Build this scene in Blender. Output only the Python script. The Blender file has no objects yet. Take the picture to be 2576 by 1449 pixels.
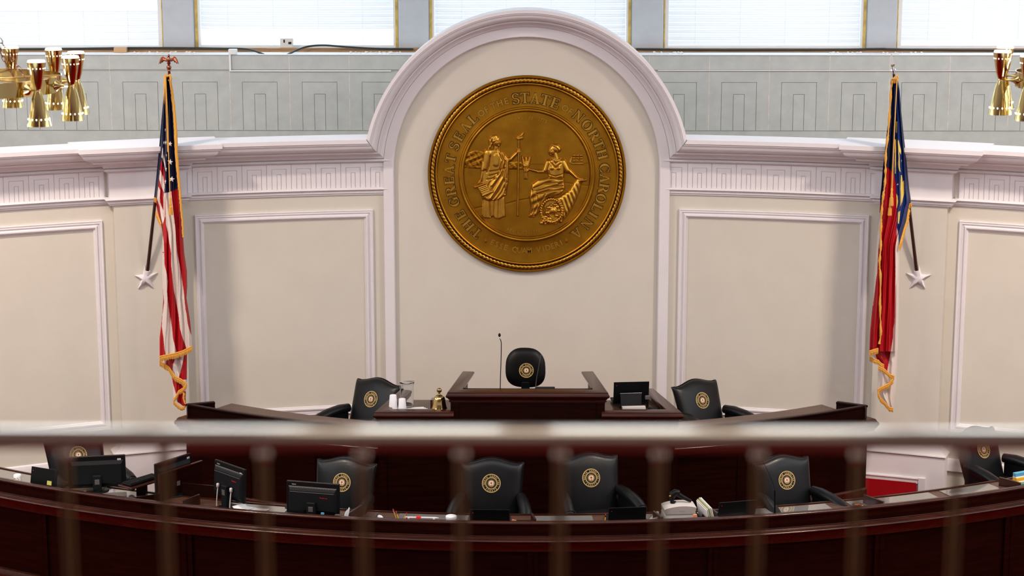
import bpy, math, random
import numpy as np
from mathutils import Matrix, Vector
sin, cos, pi = math.sin, math.cos, math.pi
rad = math.radians
random.seed(4)
sc = bpy.context.scene
COL = sc.collection

# ------------------------------------------------------------------ camera
F = 5000.0                                   # focal length in pixels of the 2576 px wide frame
TH = math.atan(1004.5 / 5000.0)              # pitch down
PS = 0.0074                                  # small pan to the left
CZ = 7.6                                     # eye height over the chamber floor
cam_d = bpy.data.cameras.new('camera')
cam = bpy.data.objects.new('camera', cam_d)
COL.objects.link(cam)
cam.location = (0, 0, CZ)
cam.rotation_euler = (pi / 2 - TH, 0, PS)
cam_d.sensor_width = 36.0
cam_d.lens = 36.0 * F / 2576.0
cam_d.clip_start = 0.05
cam_d.clip_end = 200
cam_d.dof.use_dof = True
cam_d.dof.focus_distance = 22.5
cam_d.dof.aperture_fstop = 3.1
sc.camera = cam

# ------------------------------------------------------------------ world, lights, exposure
w = bpy.data.worlds.new('sky')
sc.world = w
w.use_nodes = True
nt = w.node_tree
bg = nt.nodes['Background']
bg.inputs[0].default_value = (0.80, 0.92, 1.0, 1)
bg.inputs[1].default_value = 1.9


def area(name, loc, target, sx, sy, power, color, spread=180):
    l = bpy.data.lights.new(name, 'AREA')
    l.shape = 'RECTANGLE'
    l.size = sx
    l.size_y = sy
    l.energy = power
    l.color = color
    l.spread = math.radians(spread)
    o = bpy.data.objects.new(name, l)
    COL.objects.link(o)
    o.location = loc
    o.rotation_euler = (Vector(target) - Vector(loc)).to_track_quat('-Z', 'Y').to_euler()
    return o


DAY = (0.86, 0.93, 1.0)
WARM = (1.0, 0.84, 0.70)
# daylight behind the clerestory windows of the rear and side walls
area('daylight_rear', (0, 27.6, 8.2), (0, 20, 6.4), 15, 3.4, 590, (.60, .82, 1.0))
area('daylight_left', (-12.4, 17, 7.8), (0, 17, 5), 14, 3.0, 420, DAY)
area('daylight_right', (12.4, 17, 7.8), (0, 17, 5), 14, 3.0, 420, DAY)
# unseen row of cool panels added under the ceiling, lighting wall and rail
for i, (x, sx, p) in enumerate([(-3.9, 1.5, 74), (-2.35, 1.2, 58), (-.78, 1.15, 62), (.78, 1.15, 62), (2.35, 1.2, 58), (3.9, 1.5, 74)]):
    area('ceiling_fill_panel_%d' % i, (x, 14.2, 10.37), (x, 14.2, 0), sx, 4.4, p * 1.15, (.80, .90, 1.0))
# unseen warm light added over the gallery to brighten the railing
area('gallery_fill_light', (.12, .4, 10.36), (.12, .4, 0), 1.9, 2.6, 34, (1.0, .90, .80))
# recessed warm ceiling lamps
for i, (x, y, p) in enumerate([(-6.8, 17.3, 560), (6.8, 17.3, 560), (-8.5, 12.0, 150), (8.5, 12.0, 150)]):
    area('ceiling_downlight_%d' % i, (x, y, 10.35), (x * .95, y + (4.4 if y > 18 else 5.0), 0), .9, .9, p, WARM, 115)

sc.view_settings.view_transform = 'Standard'
sc.view_settings.look = 'None'
sc.view_settings.exposure = -0.15
sc.view_settings.gamma = 1.0
sc.view_settings.use_curve_mapping = False
sc.cycles.max_bounces = 8
sc.cycles.diffuse_bounces = 4
sc.cycles.glossy_bounces = 4
sc.cycles.transmission_bounces = 6
sc.cycles.caustics_reflective = False
sc.cycles.caustics_refractive = False
sc.cycles.sample_clamp_indirect = 4.0
sc.cycles.use_denoising = True

# ------------------------------------------------------------------ measuring helpers (pixel -> point of the room)
FWD = np.array([-sin(PS) * cos(TH), cos(PS) * cos(TH), -sin(TH)])
RT = np.array([cos(PS), sin(PS), 0.0])
UP = np.cross(RT, FWD)
CAMP = np.array([0, 0, CZ])


def ray(px, py):
    return FWD + RT * (px - 1288) / F - UP * (py - 724.5) / F


def atY(px, py, Y):
    d = ray(px, py)
    return CAMP + d * (Y / d[1])


def atZ(px, py, z):
    d = ray(px, py)
    return CAMP + d * ((z - CZ) / d[2])


YC = 10.3        # centre of the curved rear wall
RW = 13.8        # its radius


def atC(px, py, R=RW, yc=YC):
    d = ray(px, py)
    a = d[0] ** 2 + d[1] ** 2
    b = -2 * d[1] * yc
    c = yc * yc - R * R
    t = (-b + math.sqrt(b * b - 4 * a * c)) / 2 / a
    return CAMP + d * t


# ------------------------------------------------------------------ materials
def mat(name, color, rough=.5, metal=0.0, var=0.0, vscale=6.0, bump=0.0, bscale=60.0, coat=0.0, spec=.5,
        emit=None, estr=0.0, trans=0.0, ior=1.45, stretch=(1, 1, 1), col2=None, sheen=0.0, aniso=0, translucent=0.0):
    m = bpy.data.materials.new(name)
    m.use_nodes = True
    n = m.node_tree
    b = n.nodes['Principled BSDF']
    I = b.inputs
    I['Base Color'].default_value = (*color, 1)
    I['Roughness'].default_value = rough
    I['Metallic'].default_value = metal
    I['Specular IOR Level'].default_value = spec
    I['IOR'].default_value = ior
    I['Coat Weight'].default_value = coat
    I['Coat Roughness'].default_value = 0.08
    I['Transmission Weight'].default_value = trans
    I['Sheen Weight'].default_value = sheen
    if emit:
        I['Emission Color'].default_value = (*emit, 1)
        I['Emission Strength'].default_value = estr
    if var or bump or col2:
        tc = n.nodes.new('ShaderNodeTexCoord')
        mp = n.nodes.new('ShaderNodeMapping')
        mp.inputs['Scale'].default_value = stretch
        n.links.new(tc.outputs['Object'], mp.inputs[0])
    if var or col2:
        no = n.nodes.new('ShaderNodeTexNoise')
        no.inputs['Scale'].default_value = vscale
        no.inputs['Detail'].default_value = 6
        no.inputs['Roughness'].default_value = .6
        n.links.new(mp.outputs[0], no.inputs['Vector'])
        cr = n.nodes.new('ShaderNodeValToRGB')
        a = color if col2 else tuple(c * (1 - var) for c in color)
        z = col2 if col2 else tuple(min(1, c * (1 + var)) for c in color)
        cr.color_ramp.elements[0].position = .36
        cr.color_ramp.elements[1].position = .66
        cr.color_ramp.elements[0].color = (*a, 1)
        cr.color_ramp.elements[1].color = (*z, 1)
        n.links.new(no.outputs[0], cr.inputs[0])
        n.links.new(cr.outputs[0], I['Base Color'])
    if bump:
        nb = n.nodes.new('ShaderNodeTexNoise')
        nb.inputs['Scale'].default_value = bscale
        nb.inputs['Detail'].default_value = 4
        n.links.new(mp.outputs[0], nb.inputs['Vector'])
        bp = n.nodes.new('ShaderNodeBump')
        bp.inputs['Strength'].default_value = bump
        bp.inputs['Distance'].default_value = .01
        n.links.new(nb.outputs[0], bp.inputs['Height'])
        n.links.new(bp.outputs[0], I['Normal'])
    if translucent:
        tr = n.nodes.new('ShaderNodeBsdfTranslucent')
        tr.inputs[0].default_value = (*color, 1)
        mx = n.nodes.new('ShaderNodeMixShader')
        mx.inputs[0].default_value = translucent
        out = n.nodes['Material Output']
        n.links.new(b.outputs[0], mx.inputs[1])
        n.links.new(tr.outputs[0], mx.inputs[2])
        n.links.new(mx.outputs[0], out.inputs[0])
    return m


M_WALL = mat('wall_paint', (.645, .605, .530), .85, var=.02, vscale=2.0, bump=.06, bscale=220)
M_TRIM = mat('trim_paint', (.755, .72, .74), .55, var=.015, vscale=3.0)
M_STONE = mat('grey_painted_stone', (.50, .535, .53), .8, var=.06, vscale=5.0, bump=.12, bscale=90)
M_STONE2 = mat('stone_joint', (.42, .41, .38), .9)
M_CAULK = mat('old_caulk', (.70, .64, .58), .8, var=.2, vscale=9)
M_COLUMN = mat('column_paint', (.50, .545, .60), .7, var=.03)
M_YELLOW = mat('aged_sealant', (.62, .45, .12), .7, var=.25, vscale=12)
M_WHITE = mat('white_paint', (.80, .82, .84), .5)
M_SLAT = mat('blind_slat', (.92, .93, .94), .5, translucent=.40)
M_OAK = mat('raw_wood', (.30, .16, .07), .6, col2=(.42, .25, .12), vscale=9, stretch=(.4, 4, 4))
M_CABLE = mat('black_rubber', (.012, .02, .02), .4)
M_TAN = mat('tan_card', (.55, .36, .20), .8)
M_CHIP = mat('plaster_chip', (.75, .75, .72), .9)
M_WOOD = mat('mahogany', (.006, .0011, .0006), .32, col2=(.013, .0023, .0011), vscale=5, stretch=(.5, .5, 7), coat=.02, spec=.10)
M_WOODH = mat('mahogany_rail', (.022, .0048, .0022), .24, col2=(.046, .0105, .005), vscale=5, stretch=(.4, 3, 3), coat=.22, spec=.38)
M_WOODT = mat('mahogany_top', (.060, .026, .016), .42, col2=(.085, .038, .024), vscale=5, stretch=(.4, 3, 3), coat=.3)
M_GLASS = mat('desk_glass', (.20, .19, .18), .04, spec=1.0, ior=1.9, coat=.6)
M_LEATHER = mat('black_leather', (.0045, .005, .006), .34, var=.15, vscale=8, bump=.10, bscale=120, coat=.03, spec=.34)
M_LEATHER2 = mat('black_leather_matte', (.002, .002, .002), .40, spec=.25, bump=.05, bscale=120)
M_BLACK = mat('black_plastic', (.003, .0035, .004), .38, spec=.22)
M_BLACKM = mat('black_plastic_matte', (.004, .005, .006), .6, spec=.2)
M_GREYP = mat('grey_plastic', (.085, .078, .078), .5)
M_PALE = mat('pale_plastic', (.62, .58, .54), .45)
M_PAPER = mat('paper', (.80, .80, .82), .8)
M_FOAM = mat('white_foam', (.82, .82, .85), .55)
M_CREAM = mat('manila', (.76, .58, .36), .8)
M_ORANGE = mat('orange_card', (.80, .30, .16), .8)
M_GREEN = mat('green_card', (.25, .45, .34), .8)
M_BLUE = mat('blue_card', (.10, .35, .55), .6)
M_TEAL = mat('teal_panel', (.005, .03, .05), .3)
M_REDP = mat('red_plastic', (.65, .02, .015), .4)
M_PENCIL = mat('pencil_yellow', (.85, .45, .04), .5)
M_LIME = mat('lime_card', (.52, .50, .12), .8)
M_GOLD = mat('emblem_gold', (.58, .40, .15), .45)
M_CARPET = mat('red_carpet', (.20, .0005, .003), 1.0, var=.12, vscale=30, bump=.3, bscale=300, spec=.05)
M_BRASS = mat('polished_brass', (.66, .50, .20), .10, metal=1)
M_BRASSD = mat('aged_brass', (.30, .20, .08), .30, metal=1)
M_BRASSR = mat('rail_brass', (.84, .74, .56), .10, metal=1, coat=1.0)
M_CHAIN = mat('dark_chain', (.12, .06, .035), .35, metal=1)
M_BRONZE = mat('seal_bronze', (.28, .120, .006), .36, metal=.90, col2=(.38, .175, .010), vscale=4)
M_BRONZEH = mat('seal_bronze_relief', (.42, .20, .020), .30, metal=.90, col2=(.56, .30, .040), vscale=9)
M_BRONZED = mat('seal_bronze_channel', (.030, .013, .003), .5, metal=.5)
M_COPPER = mat('copper_finial', (.35, .13, .08), .25, metal=1)
M_SILVER = mat('chrome', (.75, .75, .78), .12, metal=1)
M_POLE = mat('dark_pole', (.035, .012, .008), .28, coat=.5)
M_NAVY = mat('navy_satin', (.0025, .005, .035), .5)
M_BLUEF = mat('blue_satin', (.002, .020, .135), .45)
M_RED = mat('red_satin', (.40, .001, .006), .5)
M_WHT = mat('white_satin', (.82, .72, .66), .5, sheen=.2, translucent=.15)
M_FRINGE = mat('gold_fringe', (.80, .38, .03), .5, bump=.6, bscale=300, sheen=.3)
M_YEL = mat('yellow_print', (.75, .55, .10), .5)
M_GLOW = mat('lit_lamp', (1, .9, .8), .5, emit=(1, .86, .70), estr=3.0)
M_SPARK = mat('lit_hole', (1, 1, 1), .5, emit=(1, .97, .93), estr=8.0)
M_CLEAR = mat('clear_acrylic', (.93, .95, .97), .03, trans=1.0, ior=1.2)
M_CEIL = mat('ceiling_paint', (.74, .72, .69), .9)
M_GALL = mat('gallery_carpet', (.20, .03, .03), .95)
M_LED = mat('red_mark', (.6, .01, .02), .4)


# ------------------------------------------------------------------ mesh builder
class MB:
    def __init__(s):
        s.v = []
        s.f = []
        s.m = []

    def add(s, vs, fs, mi=0, T=None):
        o = len(s.v)
        if T is None:
            s.v += [tuple(map(float, p)) for p in vs]
        else:
            s.v += [tuple(T @ Vector(p)) for p in vs]
        s.f += [[i + o for i in f] for f in fs]
        s.m += [mi] * len(fs) if isinstance(mi, int) else list(mi)
        return s

    def box(s, x0, x1, y0, y1, z0, z1, mi=0, T=None, bev=0):
        if bev:
            b = bev
            pts = []
            fs = []
            prof = [(x0, x1, y0, y1)]
            lay = [(b, z0), (0, z0 + b), (0, z1 - b), (b, z1)]
            for (i, z) in lay:
                c = b * .9
                xa, xb, ya, yb = x0 + i, x1 - i, y0 + i, y1 - i
                pts += [(xa + c, ya, z), (xb - c, ya, z), (xb, ya + c, z), (xb, yb - c, z), (xb - c, yb, z), (xa + c, yb, z), (xa, yb - c, z), (xa, ya + c, z)]
            for k in range(3):
                for j in range(8):
                    a = k * 8 + j
                    c_ = k * 8 + (j + 1) % 8
                    fs.append([a, c_, c_ + 8, a + 8])
            fs.append(list(range(7, -1, -1)))
            fs.append(list(range(24, 32)))
            return s.add(pts, fs, mi, T)
        vs = [(x, y, z) for z in (z0, z1) for x, y in ((x0, y0), (x1, y0), (x1, y1), (x0, y1))]
        return s.add(vs, [[3, 2, 1, 0], [4, 5, 6, 7], [0, 1, 5, 4], [1, 2, 6, 5], [2, 3, 7, 6], [3, 0, 4, 7]], mi, T)

    def hexa(s, a, b, mi=0):          # two quads (front, back) -> closed block
        return s.add(list(a) + list(b), [[0, 1, 2, 3], [7, 6, 5, 4], [0, 4, 5, 1], [1, 5, 6, 2], [2, 6, 7, 3], [3, 7, 4, 0]], mi)

    def prism(s, poly, d0, d1, mi=0, T=None):   # poly in x,z ; extruded in y
        n = len(poly)
        vs = [(x, d0, z) for x, z in poly] + [(x, d1, z) for x, z in poly]
        fs = [list(range(n)), list(range(2 * n - 1, n - 1, -1))] + [[i, i + n, (i + 1) % n + n, (i + 1) % n] for i in range(n)]
        return s.add(vs, fs, mi, T)

    def lathe(s, prof, n=24, mi=0, T=None, a0=0, a1=2 * pi):    # prof (r,z) about Z
        vs = []
        fs = []
        k = len(prof)
        full = abs(a1 - a0 - 2 * pi) < 1e-6
        m = n if full else n + 1
        for i in range(m):
            a = a0 + (a1 - a0) * i / n
            vs += [(r * cos(a), r * sin(a), z) for r, z in prof]
        for i in range(n):
            j = (i + 1) % m
            for q in range(k - 1):
                fs.append([i * k + q, j * k + q, j * k + q + 1, i * k + q + 1])
        return s.add(vs, fs, mi, T)

    def tube(s, pts, r, n=8, mi=0, T=None, closed=False):
        P = [Vector(p) for p in pts]
        R = r if isinstance(r, (list, tuple)) else [r] * len(P)
        vs = []
        L = len(P)
        prev = None
        for i, p in enumerate(P):
            if closed:
                t = P[(i + 1) % L] - P[i - 1]
            else:
                t = P[min(i + 1, L - 1)] - P[max(i - 1, 0)]
            t.normalize()
            if prev is None:
                u = t.cross(Vector((0, 0, 1)))
                if u.length < .1:
                    u = t.cross(Vector((1, 0, 0)))
            else:
                u = prev - t * prev.dot(t)
            u.normalize()
            prev = u
            v = t.cross(u)
            for k in range(n):
                a = 2 * pi * k / n
                vs.append(p + (u * cos(a) + v * sin(a)) * R[i])
        fs = []
        for i in range(L if closed else L - 1):
            j = (i + 1) % L
            for k in range(n):
                fs.append([i * n + k, i * n + (k + 1) % n, j * n + (k + 1) % n, j * n + k])
        if not closed:
            fs.append(list(range(n - 1, -1, -1)))
            fs.append([(L - 1) * n + k for k in range(n)])
        return s.add(vs, fs, mi, T)

    def sphere(s, c, r, n=12, mi=0, T=None):
        rx, ry, rz = r if isinstance(r, (tuple, list)) else (r, r, r)
        vs = []
        h = max(6, n // 2)
        for i in range(h + 1):
            a = pi * i / h
            for k in range(n):
                b = 2 * pi * k / n
                vs.append((c[0] + rx * sin(a) * cos(b), c[1] + ry * sin(a) * sin(b), c[2] + rz * cos(a)))
        fs = [[i * n + k, (i + 1) * n + k, (i + 1) * n + (k + 1) % n, i * n + (k + 1) % n] for i in range(h) for k in range(n)]
        return s.add(vs, fs, mi, T)

    def sweep(s, base, nrm, prof, mi=0, closed_prof=True, caps=True, mfn=None):
        # base: list of (x,y); nrm: list of (nx,ny); prof: list of (u,z)
        k = len(prof)
        vs = []
        for (bx, by), (nx, ny) in zip(base, nrm):
            vs += [(bx + nx * u, by + ny * u, z) for u, z in prof]
        fs = []
        ms = []
        kk = k if closed_prof else k - 1
        for i in range(len(base) - 1):
            for q in range(kk):
                q2 = (q + 1) % k
                fs.append([i * k + q, (i + 1) * k + q, (i + 1) * k + q2, i * k + q2])
                ms.append(mfn(q) if mfn else mi)
        if caps:
            fs.append(list(range(k)))
            fs.append([(len(base) - 1) * k + q for q in range(k - 1, -1, -1)])
            ms += [mi, mi]
        return s.add(vs, fs, ms)

    def build(s, name, mats, parent=None, smooth=None, loc=None, rot=None):
        me = bpy.data.meshes.new(name)
        me.from_pydata(s.v, [], s.f)
        mats = mats if isinstance(mats, (list, tuple)) else [mats]
        for m in mats:
            me.materials.append(m)
        me.polygons.foreach_set('material_index', s.m)
        me.validate()
        me.update()
        if smooth is not None:
            import bmesh
            bm = bmesh.new()
            bm.from_mesh(me)
            bmesh.ops.recalc_face_normals(bm, faces=bm.faces)
            bm.to_mesh(me)
            bm.free()
            me.set_sharp_from_angle(angle=rad(smooth))
            me.polygons.foreach_set('use_smooth', [True] * len(me.polygons))
            me.set_sharp_from_angle(angle=rad(smooth))
        else:
            import bmesh
            bm = bmesh.new()
            bm.from_mesh(me)
            bmesh.ops.recalc_face_normals(bm, faces=bm.faces)
            bm.to_mesh(me)
            bm.free()
        o = bpy.data.objects.new(name, me)
        COL.objects.link(o)
        if parent:
            o.parent = parent
        if loc is not None:
            o.location = loc
        if rot is not None:
            o.rotation_euler = rot
        return o


def tag(o, label, cat, group=None, kind=None):
    o['label'] = label
    o['category'] = cat
    if group:
        o['group'] = group
    if kind:
        o['kind'] = kind
    return o


def struct(o, label=None):
    o['kind'] = 'structure'
    if label:
        o['label'] = label
    return o


def thing(name, label, cat, loc=(0, 0, 0), rz=0, group=None):
    o = bpy.data.objects.new(name, None)
    o.empty_display_size = .1
    COL.objects.link(o)
    o.location = loc
    o.rotation_euler = (0, 0, rz)
    return tag(o, label, cat, group)


def copy_tree(o, parent=None):
    c = o.copy()
    COL.objects.link(c)
    c.parent = parent
    for ch in list(o.children):
        copy_tree(ch, c)
    return c


def interp(y, pts):            # pts sorted (y,x)
    return float(np.interp(y, [p[0] for p in pts], [p[1] for p in pts]))


def arc_pts(a0, a1, n, R, yc, sgn=1):
    """points of an arc and unit normals; sgn=1: concave wall seen from its centre side, normals point to the centre"""
    b, nn = [], []
    for i in range(n + 1):
        a = a0 + (a1 - a0) * i / n
        if sgn > 0:
            b.append((R * sin(a), yc + R * cos(a)))
            nn.append((-sin(a), -cos(a)))
        else:                                   # convex desk, centre behind it, normals point away from the centre
            b.append((R * sin(a), yc - R * cos(a)))
            nn.append((sin(a), -cos(a)))
    return b, nn


# ---- letters -------------------------------------------------------------
_g = {}


def sans(ch, weight=0.0):
    """outline of one letter of the built-in font as flat mesh (x,z), height ~1"""
    key = (ch, weight)
    if key not in _g:
        c = bpy.data.curves.new('t', 'FONT')
        c.body = ch
        c.size = 1.38
        c.offset = weight
        c.resolution_u = 2
        c.align_x = 'CENTER'
        o = bpy.data.objects.new('t', c)
        COL.objects.link(o)
        dg = bpy.context.evaluated_depsgraph_get()
        me = bpy.data.meshes.new_from_object(o.evaluated_get(dg))
        vs = [(v.co.x, v.co.y) for v in me.vertices]
        fs = [list(p.vertices) for p in me.polygons]
        ed = {}
        for f in fs:
            for a, b in zip(f, f[1:] + f[:1]):
                k = (min(a, b), max(a, b))
                ed[k] = ed.get(k, 0) + 1
        bd = [k for k, v in ed.items() if v == 1]
        bpy.data.objects.remove(o)
        bpy.data.curves.remove(c)
        bpy.data.meshes.remove(me)
        _g[key] = (vs, fs, bd)
    return _g[key]


def put_sans(mb, ch, x, z, h, ang, y0, y1, mi=0, T=None, weight=0.0, wx=1.0):
    """letter centred at x,z (its mid height), turned by ang (clockwise seen from the front), extruded y0(front)..y1"""
    if ch == ' ':
        return
    vs, fs, bd = sans(ch, weight)
    ca, sa = cos(ang), sin(ang)
    P = []
    for y in (y0, y1):
        for (u, v) in vs:
            u2, v2 = u * h * wx, (v - .5) * h
            P.append((x + u2 * ca + v2 * sa, y, z - u2 * sa + v2 * ca))
    n = len(vs)
    ff = [f for f in fs] + [[a, b, b + n, a + n] for a, b in bd]
    mb.add(P, ff, mi, T)


def text_line(mb, s, x, z, h, y0, y1, mi=0, T=None, step=.78, weight=0.0):
    for i, ch in enumerate(s):
        put_sans(mb, ch, x + (i - (len(s) - 1) / 2) * h * step, z, h, 0, y0, y1, mi, T, weight)


def ringseg(cx, cz, ra, rb, ia, ib, a0, a1, n=18):
    """quads between outer ellipse (ra,rb) and inner (ia,ib)"""
    q = []
    for i in range(n):
        p, r = rad(a0 + (a1 - a0) * i / n), rad(a0 + (a1 - a0) * (i + 1) / n)
        q.append([(cx + ia * cos(p), cz + ib * sin(p)), (cx + ra * cos(p), cz + rb * sin(p)), (cx + ra * cos(r), cz + rb * sin(r)), (cx + ia * cos(r), cz + ib * sin(r))])
    return q


def bar(x0, x1, z0, z1):
    return [(x0, z0), (x1, z0), (x1, z1), (x0, z1)]


def serif_glyphs():
    G = {}
    t, th, s = .20, .075, .07     # thick, thin, serif
    def stem(x, w=t):
        return [bar(x, x + w, 0, 1), bar(x - .07, x + w + .07, 0, s), bar(x - .07, x + w + .07, 1 - s, 1)]
    G['I'] = (.36, stem(.08))
    G['T'] = (.82, [bar(.31, .51, 0, 1), bar(.22, .60, 0, s), bar(.02, .80, 1 - th, 1), [(.02, .72), (.07, .72), (.13, 1), (.02, 1)], [(.75, .72), (.80, .72), (.80, 1), (.69, 1)]])
    G['L'] = (.76, stem(.10) + [bar(.1, .72, 0, th), [(.62, 0), (.72, 0), (.74, .28), (.69, .28)]])
    G['E'] = (.80, stem(.10) + [bar(.1, .72, 0, th), bar(.1, .70, 1 - th, 1), bar(.1, .55, .47, .54), [(.64, 0), (.74, 0), (.77, .28), (.72, .28)], [(.62, 1), (.70, 1), (.70, .75), (.66, .75)], bar(.52, .57, .38, .63)])
    G['H'] = (.96, stem(.10) + stem(.66) + [bar(.2, .7, .47, .54)])
    G['N'] = (1.0, stem(.12, .08) + stem(.78, .08) + [[(.06, 1), (.26, 1), (.88, 0), (.76, 0)]])
    G['A'] = (.92, [[(.40, 1), (.50, 1), (.86, 0), (.64, 0)], [(.40, 1), (.47, .93), (.19, 0), (.10, 0)], bar(.22, .70, .30, .37), bar(.0, .30, 0, .06), bar(.54, .94, 0, .06)])
    G['O'] = (.98, ringseg(.49, .5, .47, .52, .25, .46, 0, 360, 28))
    G['C'] = (.92, ringseg(.49, .5, .47, .52, .25, .46, 42, 318, 24) + [[(.78, .66), (.84, .66), (.84, .98), (.80, .98)], [(.78, .32), (.84, .36), (.84, .05), (.80, .05)]])
    G['G'] = (.98, ringseg(.49, .5, .47, .52, .25, .46, 42, 318, 24) + [[(.78, .66), (.84, .66), (.84, .98), (.80, .98)], bar(.68, .86, .05, .44), bar(.58, .94, .40, .47)])
    r = [bar(.10, .30, 0, 1), bar(.03, .38, 0, s), bar(.03, .3, 1 - s, 1)]
    r += ringseg(.46, .74, .32, .26, .12, .20, -90, 90, 12) + [bar(.28, .47, .94, 1), bar(.28, .47, .48, .54), [(.44, .50), (.64, .50), (.94, .0), (.72, .0)], bar(.72, 1.0, 0, .06)]
    G['R'] = (.94, r)
    G['S'] = (.74, ringseg(.37, .75, .31, .27, .17, .20, 20, 250, 14) + ringseg(.37, .27, .33, .29, .17, .21, -160, 70, 14) + [[(.10, .66), (.24, .58), (.64, .36), (.50, .50)], [(.62, .72), (.67, .72), (.67, .98), (.64, .98)], [(.05, .30), (.10, .30), (.09, .04), (.05, .04)], [(.14, .60), (.28, .48), (.60, .44), (.46, .56)]])
    return G


SER = serif_glyphs()


def put_serif(mb, ch, x, z, h, ang, y0, y1, mi=0, wx=1.0, grow=0):
    wd, polys = SER[ch]
    ca, sa = cos(ang), sin(ang)
    for i, p in enumerate(polys):
        q = []
        cu, cv = sum(u for u, v in p) / len(p), sum(v for u, v in p) / len(p)
        for u, v in p:
            if grow:
                u += math.copysign(grow, u - cu); v += math.copysign(grow, v - cv)
            u2, v2 = (u - wd / 2) * h * wx, (v - .5) * h
            q.append((x + u2 * ca + v2 * sa, z - u2 * sa + v2 * ca))
        mb.prism(q, y0 - .00012 * i, y1, mi)


# =================================================================== THE SETTING
YA = 24.0                      # plane of the arch wall
PXC = 930


def zprof(py, p):              # height of a moulding line seen at px 930, standing p proud of the curved wall
    return float(atC(PXC, py, RW - p)[2])


def arc_block(mb, a0, a1, p0, p1, z0, z1, n=2, mi=0):
    b, nn = arc_pts(a0, a1, n, RW, YC)
    mb.sweep(b, nn, [(p0, z0), (p1, z0), (p1, z1), (p0, z1)], mi)


def ang_at(px, py=450, p=0.0):
    q = atC(px, py, RW - p)
    return math.asin(q[0] / (RW - p))


# ---- floors
m = MB(); m.box(-13, 13, 2.6, 30, -.2, 0)
struct(m.build('floor', M_CARPET))
ZPL = .60
m = MB()
b, nn = arc_pts(-.60, .60, 60, 11.30, 30.55, -1)
n_ = len(b)
top = [(x, y, ZPL) for x, y in b] + [(x, y, ZPL) for x, y in ((b[-1][0], 22.2), (4.55, 22.2), (4.74, 23.3), (4.74, 26), (-4.0, 26), (-4.0, 22.2), (-4.4, 21.9), (b[0][0], 21.9))]
N2 = len(top)
m.add(top + [(x, y, 0) for x, y, z in top], [list(range(N2))] + [[i, (i + 1) % N2, (i + 1) % N2 + N2, i + N2] for i in range(N2)])
struct(m.build('floor_clerk_platform', M_CARPET))
m = MB()
b, nn = arc_pts(-.58, .58, 40, 6.6, 27.9, -1)
m.add([(x, y, .80) for x, y in b] + [(x, 24.2, .80) for x, y in b] + [(x, y, .6) for x, y in b], [[i, i + 1, 42 + i, 41 + i] for i in range(40)] + [[82 + i, 83 + i, i + 1, i] for i in range(40)])
struct(m.build('floor_rear_platform', M_CARPET))
m = MB(); m.box(-13, 13, -5, 2.65, 5.75, 5.95)
struct(m.build('floor_gallery', M_GALL))
m = MB(); m.box(-13, 13, -5.4, 29, 10.4, 10.6)
struct(m.build('ceiling', M_CEIL))

# ---- outer walls with clerestory openings
for nm, c in (('left', -12.0), ('right', 12.0)):
    mb = MB()
    mb.box(c - .15, c + .15, -5, 27, 0, 6.2)
    mb.box(c - .15, c + .15, -5, 27, 9.4, 10.5)
    mb.box(c - .15, c + .15, -5, 9.8, 6.2, 9.4)
    struct(mb.build('wall_' + nm, M_TRIM))
    for i in range(8):
        u = 10 + 17 * i / 7
        mb = MB(); mb.box(c - .2, c + .2, u - .22, u + .22, 6.2, 9.4)
        struct(mb.build('wall_' + nm + '_column', M_TRIM))
mb = MB(); mb.box(-12, 12, -5.15, -4.85, 0, 10.5)
struct(mb.build('wall_front', M_TRIM))

# ---- rear window wall: grooved stone panels
YW = 26.0
XJ = [-3.885 + .7835 * k for k in range(-6, 20)]
zs = lambda y: float(atY(1288, y, YW)[2])
m = MB()
m.box(-12, 12, YW + .014, 26.62, 0, zs(138), 0)          # backing
m.box(-12, 12, YW - .012, 26.62, zs(139), zs(137), 2)   # bright ledge slab
z_a, z_b, z_c, z_d, z_e, z_f = zs(140), zs(176), zs(178.5), zs(206.5), zs(236.5), zs(328)
m.box(-12, 12, YW + .008, YW + .04, z_b, z_c, 1)
g = .004
for x0 in XJ:
    m.box(x0 - .0042, x0 + .0042, YW - .0015, YW + .02, z_f, z_a, 3)
    x1 = x0 + .7835
    wd = x1 - x0
    m.box(x0 + g, x1 - g, YW, YW + .05, z_b + .004, z_a)
    a, c = x0 + wd * .205, x1 - wd * .205
    d, e = x0 + wd * .405, x1 - wd * .405
    gg = .0055
    for (l0, l1, zt, i0, i1, zi) in ((x0 + g, x1 - g, z_c - .004, a, c, z_d), (a + gg, c - gg, z_d - gg, d, e, z_e)):
        m.box(l0, i0, YW, YW + .05, z_f, zt)
        m.box(i1, l1, YW, YW + .05, z_f, zt)
        m.box(i0, i1, YW, YW + .05, zi, zt)
    m.box(d + gg, e - gg, YW, YW + .05, z_f, z_e - gg)
    m.box(x0 + g, x1 - g, YW + .025, YW + .05, 3.2, z_f - .012)
struct(m.build('wall_rear', [M_STONE, M_STONE2, M_WHITE, M_CAULK]))
for q in ((-12, 12, 9.4, 10.5), (-12, -8, 5.4, 9.4), (8, 12, 5.4, 9.4)):
    m = MB(); m.box(q[0], q[1], 26.62, 26.9, q[2], q[3])
    struct(m.build('wall_rear_upper', M_STONE))

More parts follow.
